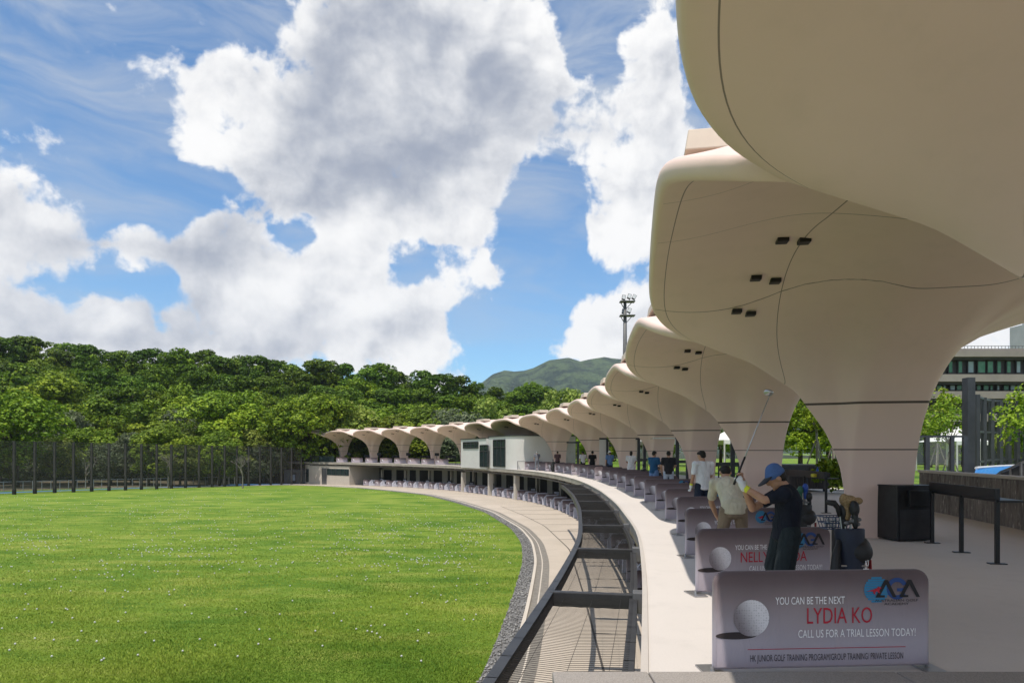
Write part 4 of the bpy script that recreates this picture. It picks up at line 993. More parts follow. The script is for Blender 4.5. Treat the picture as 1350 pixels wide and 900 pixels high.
# man in white
J3 = stand(head=(-.01, .05, 1.60), look=(-.3, 1, -.4), lel=(-.25, -.02, 1.14), lwr=(-.255, .06, .92), lha=(-.25, .09, .84), rel=(.22, .06, 1.14), rwr=(.06, .24, .98), rha=(.02, .30, .95))
person('man in white shirt and dark shorts standing with his head lowered', deck_pt(927, 15.6), R(14), J3, WHITEC, DENIM, shorts=True, sleeve=.7, glove='l', wrist=('l', YEL), hem=.07, build=1.06)
Jt = stand(lel=(-.23, .05, 1.14), rel=(.23, .05, 1.14), lwr=(-.10, .26, 1.02), rwr=(.10, .26, 1.02), lha=(-.05, .31, 1.0), rha=(.05, .31, 1.0))
Jp = stand(lel=(-.25, -.02, 1.14), rel=(.24, .05, 1.16), rwr=(.18, .28, 1.06), rha=(.15, .35, 1.04))
rest = [(881.5, 25.6, -10, Jp, CHARC, PALEJ, 'man in charcoal shirt and pale jeans by the middle dividers', {}), (862, 26.8, -50, Jt, TEALB, LBLUE, 'man in dark blue shirt and light blue shorts left of the man in charcoal', {'shorts': True}),
        (832, 36.5, -20, Jt, WHITES, WHITES, 'woman in white top and skirt with dark tied hair', {'hairlen': .08, 'shorts': True}), (804, 43, 15, Jp, LBLUE, DENIM, 'man in light blue shirt and pale cap by the sixth trunk', {'hat': (WHITES, WHITES)}),
        (781, 48, -15, Jp, BLK, BLK, 'man in black shirt and black cap', {'hat': (BLK, BLK)}), (768.5, 50.5, 20, Jp, WHITES, BLK, 'man in white shirt left of the man in black', {}),
        (735, 57.5, -10, Jt, MAROON, BLK, 'man in maroon shirt in front of the eighth trunk', {}), (708, 60.5, 10, Jp, GREYC, GREYC, 'man in grey shirt with white hair by the white building', {'hairm': WHITES})]
for (px, Y, rz, J, a, b, lab, kw) in rest: person(lab, deck_pt(px, Y), R(rz), J, a, b, voxel=.022, build=1.08, **kw)

# ------------------------------------------------------------------ golf bags, tables, bin cabinet and other things on the deck
BAGN = mat('bag_navy', (.014, .020, .042), .6, (.010, .013, .026), 8); BAGB = mat('bag_black', (.012, .012, .013), .55, (.02, .02, .021), 8); REDT = mat('bag_red_trim', (.35, .03, .03), .6)
FURRY = mat('tan_fur', (.36, .25, .13), .95, (.20, .13, .06), 60, 1.0, 120); BLUEH = mat('blue_headcover', (.02, .07, .33), .5); GREENH = mat('green_headcover', (.03, .11, .07), .6); TEALP = mat('teal_pattern', (.05, .30, .33), .6, (.55, .60, .58), 14, lo=.47, hi=.53)
def golf_bag(label, loc, rz, lean, body, extras):
    r = empty('golf_bag', loc, rz); r.rotation_euler = (lean, 0, rz); tag(r, label, 'golf bag', 'golf bags on the upper deck')
    m_ = MB(); m_.lathe([(.118, 0), (.128, .02), (.125, .08), (.122, .45), (.132, .70), (.140, .78), (.143, .84), (.136, .85), (.128, .80)], n=20); m_.build('bag_tube', body, r, smooth='auto')
    m_ = MB(); m_.ell((.10, -.02, .66), (.10, .11, .12)); m_.ell((.06, -.07, .64), (.13, .09, .11)); remesh(m_, 'upper_pocket', BAGB, r, .012, 4)
    m_ = MB(); m_.ell((.10, -.04, .28), (.075, .095, .19)); remesh(m_, 'lower_pocket', body, r, .012, 4)
    m_ = MB(); m_.tube([(-.12, -.02, .74), (-.19, -.05, .60), (-.225, -.06, .42), (-.205, -.05, .24), (-.13, -.03, .10)], [.03, .04, .045, .04, .03], 10); m_.build('shoulder_strap', BAGB, r, smooth=True)
    m_ = MB(); m_.tube([(-.14, -.06, .52), (.10, -.13, .52)], .008, 6); m_.build('strap_clip', STEEL, r)
    m_ = MB(); m_.box((.185, -.02, .32), (.012, .05, .5), rot=.3); m_.build('red_trim', REDT, r, bevel=.004)
    for k, (x, y, h, kind) in enumerate(extras):
        c = empty('club'); c.parent = r
        m_ = MB(); m_.tube([(x * .6, y * .6, .55), (x, y, h - .03)], .006, 6); m_.build('shaft', STEEL, c)
        m_ = MB()
        if kind == 'iron': m_.ell((x + .022, y, h), (.036, .012, .020)); m_.build('club_head', GREYM, c, smooth=True)
        elif kind == 'putter': m_.tube([(x, y, h - .10), (x - .015, y, h - .02), (x - .05, y, h + .02), (x - .13, y, h + .03)], [.02, .026, .03, .024], 10); m_.build('head_cover', BAGB, c, smooth=True)
        else:
            mm = {'fur': FURRY, 'black': BAGB, 'blue': BLUEH, 'green': GREENH}[kind]
            if kind == 'fur': m_.ell((x, y, h - .03), (.085, .07, .055)); m_.ell((x + .10, y, h - .03), (.05, .045, .035)); m_.ell((x - .05, y, h - .02), (.05, .045, .06)); m_.ell((x - .03, y, h - .12), (.045, .045, .10))
            else: m_.ell((x, y, h), (.048, .055, .075)); m_.ell((x, y, h - .10), (.034, .036, .09))
            remesh(m_, 'head_cover', mm, c, .010, 3)
    return r
irons = [(-.06, -.03, .90, 'iron'), (-.02, -.07, .92, 'iron'), (.03, -.06, .89, 'iron'), (.07, -.02, .93, 'iron'), (.05, .05, .91, 'iron')]
b1 = golf_bag('navy golf bag with a tan furry head cover leaning by the second divider', deck_pt(1126, 6.75), R(6), R(-5), BAGN, irons + [(-.085, .02, 1.06, 'putter'), (.03, .03, 1.13, 'fur'), (.030, -.06, 1.03, 'black'), (-.03, .05, 1.0, 'black')])
b1.scale = (.98, .98, 1.10)
m_ = MB(); V, F = text_verts('PING'); xs = [v[0] for v in V]; w = max(xs) - min(xs)
m_.add([(.045 + .09 * v[1], -.133 + .012 * abs(v[1] - .35), .60 - .34 * (v[0] - min(xs)) / w - .02) for v in V], F); o = m_.build('bag_lettering', WHITEP, b1); 
b2 = golf_bag('dark golf bag with blue and green head covers right of the golfer in navy', deck_pt(1059, 10.9), R(-12), R(-4), BAGB, irons[:4] + [(-.03, .0, 1.08, 'green'), (.05, .02, 1.12, 'blue'), (.10, -.02, .98, 'black')])
m_ = MB(); m_.lathe([(.126, .05), (.13, .06), (.127, .36), (.124, .37)], n=20); m_.build('pattern_sleeve', TEALP, b2, smooth='auto')
golf_bag('black golf bag standing right of the woman in white', deck_pt(849, 33), R(10), R(-4), BAGB, irons[:3] + [(.0, .0, 1.05, 'black')])
golf_bag('black golf bag between the men in blue and charcoal', deck_pt(871, 27.5), R(30), R(-5), BAGB, irons[:3] + [(.0, .03, 1.02, 'black')])
golf_bag('dark golf bag left of the man in maroon', deck_pt(729.5, 57), R(20), R(-4), BAGB, irons[:2] + [(.0, .0, 1.0, 'black')])
# blue wire ball basket on a thin stand beside the navy bag
WIRE = mat('blue_wire', (.02, .05, .12), .45)
bk = empty('ball_basket', deck_pt(1100, 7.5)); tag(bk, 'blue wire ball basket on a thin stand left of the navy bag', 'basket')
m_ = MB(); w0, w1, z0, z1 = .12, .155, .86, .99
for z, w in ((z0, w0), ((z0 + z1) / 2, (w0 + w1) / 2), (z1, w1)):
    c = [(-w, -w * .7, z), (w, -w * .7, z), (w, w * .7, z), (-w, w * .7, z), (-w, -w * .7, z)]
    for a, b in zip(c[:-1], c[1:]): m_.tube([a, b], .006, 6)
for k in range(9):
    f = k / 8 * 2 - 1
    for s in (-1, 1): m_.tube([(f * w0, s * w0 * .7, z0), (f * w1, s * w1 * .7, z1)], .004, 5)
m_.build('wire_frame', WIRE, bk); m_ = MB(); m_.beam((0, .02, 0), (0, .02, z0), .03, .03); m_.box((0, .02, .01), (.2, .2, .02)); m_.build('stand', DARK, bk)
m_ = MB()
for k in range(9): m_.ell((random.uniform(-.1, .1), random.uniform(-.06, .06), .895 + .03 * (k % 3)), (.0215,) * 3, n=8, m=6)
tag(m_.build('balls', mat('ball_white', (.35, .36, .38), .4), bk, smooth=True), kind='stuff')
# black bin cabinet by the big trunk
A_, B_ = on_z(1183, 714, DECK), on_z(1224, 711, DECK); ang = math.atan2(B_.y - A_.y, B_.x - A_.x); L_ = .76
lk = empty('bin_cabinet', A_, R(9)); tag(lk, 'black metal bin cabinet standing against the foot of the big trunk', 'cabinet')
m_ = MB(); m_.box((L_ / 2, .52, .53), (L_, 1.04, 1.02)); m_.build('cabinet', BLACK, lk, bevel=.012)
m_ = MB(); m_.box((L_ / 2, .52, 1.05), (L_ + .03, 1.07, .024)); m_.build('lid', BLACK, lk, bevel=.006)
m_ = MB(); m_.box((.44, -.035, .82), (.46, .07, .30)); m_.build('chute_hood', BLACK, lk, bevel=.01)
m_ = MB(); m_.box((L_ / 2, -.006, .32), (L_ - .1, .012, .56)); m_.build('door', DARK, lk, bevel=.004)
# black standing counters
def counter(label, a, b, first=None, yellow=False):
    a = Vector(a); b = Vector(b); d = b - a; L = d.length; rz = math.atan2(d.y, d.x)
    r = empty('standing_counter', a, rz); tag(r, label, 'counter', 'black standing counters along the back of the deck')
    m_ = MB(); m_.box((L / 2, .17, .95), (L + .12, .34, .035)); m_.build('shelf', BLACK, r, bevel=.004)
    m_ = MB(); m_.box((L / 2, -.03, 1.055), (L + .06, .025, .17)); m_.build('back_board', BLACK, r, bevel=.004)
    for x in (0, L / 2, L):
        g_ = MB(); g_.beam((x, 0, 0), (x, 0, 1.14 if x else 1.14), .055, .055); lg = g_.build('leg', BLACK, r); g_ = MB(); g_.box((x, .0, .008), (.11, .24, .014)); g_.build('foot_plate', BLACK, lg)
    return r
counter('black standing counter in the foreground right of the bin cabinet', on_z(1229, 715.6, DECK), on_z(1314.5, 743, DECK))
c2_ = counter('black standing counter beside the grey planter box', on_z(1036, 665, DECK), on_z(1089, 676, DECK))
yb = empty('tool_bag', at(1080, 622, 19.5)); yb.location.z = DECK + .97; tag(yb, 'yellow and black bag lying on the counter by the planter box', 'bag')
m_ = MB(); m_.box((-.08, 0, .05), (.26, .2, .10)); m_.build('yellow_half', mat('yellow_cloth', (.55, .50, .05), .6), yb, bevel=.03); m_ = MB(); m_.box((.16, 0, .07), (.24, .2, .13)); m_.build('black_half', BAGB, yb, bevel=.03)
m_ = MB(); m_.lathe([(.035, .12), (.035, .22), (.015, .26), (.015, .29)], (-.05, .0, 0), 10); m_.build('blue_bottle', BLUEH, yb, smooth='auto')
for k, u in enumerate((27.0, 35.5, 44.0, 52.5)):
    counter('black standing counter behind the bays, %s after the one by the planter box' % ordw(k), E.at(u - 1.3, 6.9, DECK), E.at(u + 1.3, 6.9, DECK)) if False else counter('black counter across the opening between trunks, %s behind the planter box' % ordw(k), E.at(u, 5.6, DECK), E.at(u + .9, 8.0, DECK))
# grey ribbed planter box at the deck's back edge
A_, B_ = on_z(1040, 648, DECK), on_z(1102, 649, DECK); cb = empty('planter_box', A_, R(2)); tag(cb, 'grey ribbed metal box on castors at the back edge of the deck', 'box')
RIB = mat('ribbed_metal', (.085, .075, .075), .5, (.06, .055, .055), 4); W_ = B_.x - A_.x
m_ = MB(); m_.box((W_ / 2, .9, .62), (W_, 1.8, 1.0))
for k in range(18): m_.box((W_ * (k + .5) / 18, -.015, .60), (W_ / 40, .03, .92))
for k in range(12): m_.box((W_ + .015, 1.8 * (k + .5) / 12, .60), (.03, .07, .92))
m_.build('body', RIB, cb); m_ = MB(); m_.box((W_ / 2, .9, 1.135), (W_ + .06, 1.86, .03)); m_.build('rim', GREYM, cb)
for x in (.15, W_ - .15): m_ = MB(); m_.tube([(x - .03, .15, .06), (x + .03, .15, .06)], .055, 12); m_.build('castor', BLACK, cb)
# white linear light on the fifth trunk
lt = empty('linear_light', (0, 0, 0)); a, b = at(861, 577.3, 37.2), at(889.5, 577.3, 37.4); tag(lt, 'white linear light fitting in front of the fifth trunk', 'light fitting')
m_ = MB(); m_.beam(a, b, .1, .09); m_.build('tube_housing', mat('white_plastic', (.75, .74, .72), .4), lt, bevel=.01)
for f in (.15, .85): q = a.lerp(b, f); m_ = MB(); m_.beam(q, q + Vector((0, 1.6, 0)), .025, .025); m_.build('bracket', GREYM, lt)
# ------------------------------------------------------------------ trees, shrubs, fence, mast
def leaf_mat(name, a, b, c, trans=.25):
    m, t, p = newmat(name); at_ = t.new('ShaderNodeAttribute', attribute_name='tint'); oi = t.new('ShaderNodeObjectInfo')
    f = at_.outputs['Fac']; col = t.mix(t.lin(f, 0, .6), a, b); col = t.mix(t.lin(f, .6, 1.0), col, c)
    hs = t.new('ShaderNodeHueSaturation'); t.l.new(t.lin(oi.outputs['Random'], 0, 1, .485, .512), hs.inputs['Hue']); t.l.new(t.lin(t.m('FRACT', t.m('MULTIPLY', oi.outputs['Random'], 7.31)), 0, 1, .72, 1.22), hs.inputs['Value']); t.l.new(col, hs.inputs['Color'])
    t.l.new(hs.outputs[0], p.inputs['Base Color']); p.inputs['Roughness'].default_value = .55; p.inputs['Specular IOR Level'].default_value = .25
    tr = t.new('ShaderNodeBsdfTranslucent'); t.l.new(hs.outputs[0], tr.inputs[0]); mx = t.new('ShaderNodeMixShader'); mx.inputs[0].default_value = trans
    out = t.n['Material Output']; t.l.new(p.outputs[0], mx.inputs[1]); t.l.new(tr.outputs[0], mx.inputs[2]); t.l.new(mx.outputs[0], out.inputs[0]); return m
LEAFD = leaf_mat('leaf_dark', (.040, .090, .006), (.135, .235, .012), (.290, .400, .024)); LEAFM = leaf_mat('leaf_mid', (.075, .140, .008), (.225, .325, .018), (.390, .460, .040)); LEAFY = leaf_mat('leaf_yellow', (.11, .17, .022), (.24, .30, .045), (.38, .40, .10)); LEAFG = leaf_mat('leaf_greyish', (.075, .10, .05), (.15, .185, .095), (.28, .30, .17))
BARK = mat('bark', (.085, .065, .048), .9, (.045, .036, .028), 6, .6, 12); BARKG = mat('pale_bark', (.22, .20, .17), .9, (.13, .12, .10), 6, .5, 14)
def crown_np(seed, H, Rw, z0, nl, nleaf, ls, flat=.92, open_=0.0):
    g = np.random.default_rng(seed); zc = (z0 + H) / 2; hz = (H - z0) / 2
    L = []
    for k in range(nl):
        v = g.normal(size=3); v /= np.linalg.norm(v); rr = g.uniform(.45, .92)
        c = np.array([v[0] * Rw * rr, v[1] * Rw * rr, zc + v[2] * hz * rr * .95]); r = Rw * g.uniform(.20, .38); L.append((c, r))
    L.append((np.array([0, 0, H - Rw * .4]), Rw * .4)); L.append((np.array([0, 0, zc]), Rw * .55))
    w = np.array([r ** 2 for c, r in L]); w /= w.sum(); cnt = g.multinomial(nleaf, w); P = []; Nn = []; T = []
    for (c, r), n in zip(L, cnt):
        v = g.normal(size=(n, 3)); v /= np.linalg.norm(v, axis=1, keepdims=True); v[:, 2] = np.abs(v[:, 2]) * np.where(g.random(n) < .78, 1, -1)
        # twig clumps: pull the leaves towards a few points of each lobe
        q = g.normal(size=(26, 3)); q /= np.linalg.norm(q, axis=1, keepdims=True); q[:, 2] = np.abs(q[:, 2]) * np.where(g.random(26) < .8, 1, -1)
        near = q[np.argmax(v @ q.T, axis=1)]; v = v * .62 + near * .38
        rad = r * (g.uniform(.55, 1.10, n) ** .5); p = c + v * rad[:, None] * np.array([1, 1, flat]); P.append(p); Nn.append(v); T.append(np.clip(g.normal(.42, .22, n) + .12 * g.normal(), 0, 1))
    P = np.concatenate(P); Nn = np.concatenate(Nn); T = np.concatenate(T); n = len(P)
    nr = Nn * .75 + g.normal(size=(n, 3)) * .45 + np.array([-.06, -.15, .30]); nr /= np.linalg.norm(nr, axis=1, keepdims=True)
    a = np.cross(nr, g.normal(size=(n, 3))); a /= np.linalg.norm(a, axis=1, keepdims=True); b = np.cross(nr, a); s = ls * g.uniform(.6, 1.25, n)[:, None]
    V = np.stack([P - a * s * .5, P - b * s * .32 + nr * s * .08, P + a * s * .5, P + b * s * .32 + nr * s * .08], 1).reshape(-1, 3)
    F = np.arange(4 * n).reshape(-1, 4); C = np.repeat(np.c_[T, T, T, np.ones(n)], 4, 0)
    return V, F, C, L
def tree_proto(name, seed, H, Rw, z0, nl, nleaf, ls, lm, tr=.28, bark=None, flat=.92):
    r = empty(name); V, F, C, L = crown_np(seed, H, Rw, z0, nl, nleaf, ls, flat); npmesh('crown', V, F, lm, C, r)
    m_ = MB(); g = np.random.default_rng(seed); fork = z0 + (H - z0) * .25
    m_.tube([(0, 0, -.6), (.05 * Rw * .1, 0, fork * .5), (0, .02, fork)], [tr, tr * .8, tr * .6], 8)
    for (c, rr) in L[:9]:
        c = Vector(c); m_.tube([(0, 0, fork - .3), Vector((c.x * .45, c.y * .45, fork + (c.z - fork) * .5)), c], [tr * .45, tr * .28, tr * .08], 6)
    m_.build('trunk', bark or BARK, r, smooth=True); return r
protos = [tree_proto('broadleaf_tree', 11, 12, 4.4, 2.4, 34, 15000, .36, LEAFD), tree_proto('broadleaf_tree', 12, 12, 3.8, 1.8, 38, 15000, .35, LEAFD), tree_proto('broadleaf_tree', 13, 12, 5.0, 2.2, 36, 16000, .37, LEAFM),
          tree_proto('broadleaf_tree', 14, 12, 4.6, 1.4, 34, 15000, .36, LEAFM), tree_proto('broadleaf_tree', 15, 12, 4.8, 1.0, 30, 14000, .34, LEAFY), tree_proto('broadleaf_tree', 16, 12, 5.0, .6, 38, 15000, .33, LEAFG), tree_proto('broadleaf_tree', 17, 12, 4.0, 2.2, 40, 15000, .35, LEAFD)]
used = set()
def ground_at(x, y):
    return gz(y) + (hill_h(x, y) if y > 116 else 0)
def plant(k, px, Y, top, label, group, base=None, wide=1.0, rr=None):
    p = protos[k]; o = p if k not in used else copy_tree(p); used.add(k)
    x = (px - CXP) / FPX * Y; zt = CAMZ + (HY - top) / FPX * Y; zb = ground_at(x, Y) if base is None else base
    h = max(zt - zb, 1.5); s = h / 12.0; o.location = (x, Y, zb - .05); w = s * wide; o.scale = (w, w, s); o.rotation_euler.z = random.uniform(0, 6.28); tag(o, label, 'tree', group); return o
line = lambda px: float(np.interp(px, [-100, 0, 60, 130, 200, 260, 330, 400, 450, 520, 560, 600, 640, 690, 725, 760], [438, 442, 449, 457, 463, 463, 467, 475, 474, 481, 489, 494, 501, 505, 508, 540]))
rn = random.Random(5)
for px in np.arange(-70, 735, 24): plant(rn.choice([0, 1, 6, 1]), px + rn.uniform(-7, 7), rn.uniform(166, 180), line(px) + rn.uniform(-4, 10), 'dark broadleaf tree on the skyline of the wooded hill', 'trees on the skyline of the hill', wide=1.05 + rn.random() * .35)
for px in np.arange(-60, 722, 27): plant(rn.choice([0, 1, 6, 3]), px + rn.uniform(-8, 8), rn.uniform(146, 156), line(px) + 26 + rn.uniform(-6, 12), 'green tree high on the wooded slope below the skyline', 'trees high on the wooded slope', wide=1.05 + rn.random() * .35)
for px in np.arange(-60, 700, 30): plant(rn.choice([0, 3, 2, 6, 1]), px + rn.uniform(-9, 9), rn.uniform(129, 137), line(px) + 50 + rn.uniform(-8, 10), 'green tree halfway up the wooded slope', 'trees halfway up the slope', wide=1.05 + rn.random() * .35)
for px in np.arange(-40, 640, 33): plant(rn.choice([2, 3, 2, 4, 5]), px + rn.uniform(-9, 9), rn.uniform(116, 124), float(np.interp(px, [0, 130, 300, 420, 640], [535, 548, 530, 528, 548])) + rn.uniform(-9, 12), 'bright green tree at the foot of the wooded slope', 'trees at the foot of the slope', wide=1.1 + rn.random() * .4)
for px in np.arange(-30, 420, 25): plant(rn.choice([5, 5, 2, 3, 4]), px + rn.uniform(-8, 8), rn.uniform(97, 107) + max(0, (px - 290)) * .22, 573 + rn.uniform(-12, 14), 'bushy grey green tree close behind the net fence', 'trees close behind the net fence', wide=1.1 + rn.random() * .4)
for px in np.arange(425, 625, 26): plant(rn.choice([2, 4, 2]), px + rn.uniform(-6, 6), rn.uniform(140, 146), float(np.interp(px, [425, 520, 620], [562, 556, 548])) + rn.uniform(-5, 5), 'low yellow green tree behind the far canopies', 'low trees behind the far canopies', wide=1.5)
for px in (432, 465, 500, 520, 545, 575, 600): plant(rn.choice([5, 4, 3]), px + rn.uniform(-4, 4), rn.uniform(127, 132), 586 + rn.uniform(-8, 4), 'small tree seen through the arches of the far canopies', 'small trees behind the far arches', base=1.0, wide=1.3)
plant(2, 22, 92, 512, 'big bright green tree at the left edge of the view behind the fence', 'edge trees', wide=1.2)
plant(3, 290, 112, 522, 'round bright tree in front of the wooded slope left of centre', 'edge trees', wide=1.25); plant(2, 420, 112, 514, 'large round tree on the slope above the far left canopies', 'edge trees', wide=1.2)
plant(4, 640, 124, 522, 'yellow green tree rising behind the white building', 'yellow green trees behind the deck', wide=.85); plant(4, 748, 126, 509, 'yellow green tree left of the light mast foot', 'yellow green trees behind the deck', wide=.9)
plant(4, 700, 120, 548, 'low yellow green tree between the two taller yellow ones', 'yellow green trees behind the deck', wide=1.3); plant(2, 790, 118, 536, 'green tree behind the middle canopies left of the mast', 'yellow green trees behind the deck', wide=1.1)
for px, Y, top in ((842, 90, 548), (880, 85, 540), (912, 80, 545), (950, 88, 530), (985, 78, 535), (1020, 84, 515), (1055, 62, 500), (1092, 66, 480), (1130, 70, 500), (660, 118, 572), (700, 112, 570), (735, 108, 566), (770, 104, 560), (805, 98, 556)):
    plant(rn.choice([0, 1, 3, 2]), px, Y, top, 'green tree on the upper lawn seen between the trunks', 'trees on the upper lawn', base=DECK - .05, wide=1.25)
for px, Y, top in ((1228, 74, 548), (1268, 78, 566), (1330, 70, 560), (1372, 66, 520)):
    plant(rn.choice([2, 3, 4]), px, Y, top, 'leafy tree in front of the terraced building', 'trees before the terraced building', base=DECK - .05, wide=.9)
# young staked trees near the deck
yt = tree_proto('young_tree', 31, 5.2, 1.5, 1.7, 14, 1500, .17, LEAFM, .07, BARKG)
for x, y in ((.7, 0), (-.35, .6), (-.35, -.6)):
    m_ = MB(); m_.tube([(x, y, 0), (x * .08, y * .08, 1.9)], .035, 6); m_.build('stake', BARKG, yt)
yl = [(1077, 40, 'young staked tree on the lawn behind the planter box', 1.25), (1098, 33, 'young leafy tree right of the planter box behind the deck', 1.0), (1236, 44, 'slender young tree by the glass fence right of the big trunk', 1.15), (1358, 26, 'sparse young tree at the right edge of the view', .85), (1252, 34, 'thin young tree before the dark tall posts', .9)]
for k, (px, Y, lab, s) in enumerate(yl):
    o = yt if k == 0 else copy_tree(yt); o.location = ((px - CXP) / FPX * Y, Y, DECK - .02); o.scale = (s, s, s); o.rotation_euler.z = rn.uniform(0, 6); tag(o, lab, 'tree', 'young trees on the upper lawn')
# shrubs at the deck's back edge
V, F, C, L = crown_np(41, 1.1, .7, .0, 10, 1800, .12, LEAFM and .9); sb = npmesh('shrub', V, F, LEAFM, C)
for k, (px, Y, lab, s) in enumerate([(1106, 27.5, 'bright green shrub right of the planter box', 1.35), (1096, 36, 'green shrub on the lawn behind the planter box', 1.0), (1064, 38, 'small shrub at the foot of the staked tree', .7), (1121, 30, 'leafy shrub behind the big trunk', 1.2)]):
    o = sb if k == 0 else copy_tree(sb); o.location = ((px - CXP) / FPX * Y, Y, DECK - .02); o.scale = (s, s, s); o.rotation_euler.z = k; tag(o, lab, 'shrub', 'shrubs behind the deck')
# bare pale trees behind the fence
def bare(seed):
    m_ = MB(); g = random.Random(seed)
    def br(p, d, L, r, n):
        q = p + d * L; m_.tube([p, p.lerp(q, .5) + Vector((g.uniform(-.1, .1), g.uniform(-.1, .1), 0)) * L * .3, q], [r, r * .8, r * .6], 5, cap=False)
        if n:
            for _ in range(3): br(q, (d + Vector((g.uniform(-.8, .8), g.uniform(-.8, .8), g.uniform(-.1, .5)))).normalized(), L * g.uniform(.6, .8), r * .55, n - 1)
    br(Vector((0, 0, -.1)), Vector((0, 0, 1)), 1.5, .10, 4); return m_.build('bare_tree', BARKG)
for k, (px, lab) in enumerate(((113, 'bare pale tree behind the left part of the net fence'), (320, 'bare pale tree behind the right part of the net fence'), (222, 'leafless pale tree behind the middle of the net fence'))):
    o = bare(50 + k); Y = 91; x = (px - CXP) / FPX * Y; o.location = (x, Y, gz(Y)); o.scale = (1.15,) * 3; tag(o, lab, 'tree', 'bare trees behind the net fence')

# net fence
FA, FB = on_ground(18.7, 651.5), on_ground(357, 639.2); fd = (FB - FA); FL = Vector((fd.x, fd.y)).length; fdir = Vector((fd.x, fd.y)).normalized()
POSTM = mat('fence_post', (.030, .028, .026), .6, (.05, .046, .04), 3)
fr = empty('net_fence', (0, 0, 0)); tag(fr, 'tall dark net fence on steel posts along the far left side of the field', 'fence')
def fpt(s, z=0.0): return Vector((FA.x + fdir.x * s, FA.y + fdir.y * s, gz(FA.y + fdir.y * s) + z))
npost = 18; stepf = FL / 17.0
FH = 5.75
for k in range(-7, npost + 4):
    s = k * stepf; m_ = MB(); m_.beam(fpt(s, -.1), fpt(s, FH + .05), .24, .24); p_ = m_.build('post', POSTM, fr)
    m_ = MB(); m_.beam(fpt(s, -.05), fpt(s, .5), .28, .28); m_.build('post_base', BLACK, p_)
for k in range(-7, npost + 3):
    for z in ((FH, FH * .84) if k % 2 else (FH, FH * .92)) + ((FH * .30,) if k % 3 else (FH * .42,)):
        m_ = MB(); m_.beam(fpt(k * stepf, z), fpt((k + 1) * stepf, z), .06, .06); m_.build('rail', POSTM, fr)
m, t, b = newmat('fence_net'); tr = t.new('ShaderNodeBsdfTransparent'); mx = t.new('ShaderNodeMixShader'); mx.inputs[0].default_value = .33; b.inputs['Base Color'].default_value = (.10, .092, .078, 1); b.inputs['Roughness'].default_value = .9; b.inputs['Specular IOR Level'].default_value = .05
t.l.new(tr.outputs[0], mx.inputs[1]); t.l.new(b.outputs[0], mx.inputs[2]); t.l.new(mx.outputs[0], t.n['Material Output'].inputs[0]); NETF = m
m_ = MB(); m_.add([fpt(-7 * stepf, .05), fpt(20.8 * stepf, .05), fpt(20.8 * stepf, FH), fpt(-7 * stepf, FH)], [(0, 1, 2, 3)]); m_.build('netting', NETF, fr)
# blue track and low rail behind the fence
off = Vector((-fdir.y, fdir.x))
def fq(s, v, z): q = fpt(s); return (q.x + off.x * v, q.y + off.y * v, gz(q.y) + z)
m_ = MB(); m_.add([fq(-8 * stepf, .3, .006), fq(22 * stepf, .3, .006), fq(22 * stepf, 6.4, .05), fq(-8 * stepf, 6.4, .05)], [(0, 1, 2, 3)]); tag(m_.build('blue_track', BLUEP), kind='structure')
m_ = MB(); m_.add([fq(-10 * stepf, 6.4, .0), fq(24 * stepf, 6.4, .0), fq(22 * stepf, 40, .15), fq(-10 * stepf, 40, .15)], [(0, 1, 2, 3)]); tag(m_.build('bare_soil', mat('soil', (.16, .12, .085), .95, (.07, .075, .03), .3)), kind='structure')
lf = empty('low_rail_fence', (0, 0, 0)); tag(lf, 'low grey rail fence behind the blue track', 'fence')
PALEM = mat('pale_rail', (.30, .30, .29), .5)
for z in (1.15,): 
    for a in range(-8, 17): m_ = MB(); m_.beam(fq(a * stepf + 1, 7.0, z), fq((a + 1) * stepf + .8, 7.0, z), .06, .08); m_.build('rail', PALEM, lf)
for a in np.arange(-8, 17, .5): m_ = MB(); m_.beam(fq(a * stepf + 1, 7.0, 0), fq(a * stepf + 1, 7.0, 1.2), .06, .06); m_.build('post', PALEM, lf)
# gate house at the fence's right end
gh = empty('gate_cabin', on_ground(391, 637.5)); tag(gh, 'grey cabin with a pale door panel at the right end of the net fence', 'cabin')
m_ = MB(); m_.box((0, 2, 1.15), (4.4, 3, 2.3)); m_.build('cabin_wall', GREYM, gh); m_ = MB(); m_.box((-.6, .46, .95), (.8, .06, 1.8)); m_.build('door', DARK, gh); m_ = MB(); m_.box((-.6, .42, 1.0), (.45, .04, 1.0)); m_.build('notice_panel', mat('pale_panel', (.5, .55, .62), .5), gh); m_ = MB(); m_.box((0, 2, 2.36), (4.7, 3.3, .1)); m_.build('roof', DARK, gh)

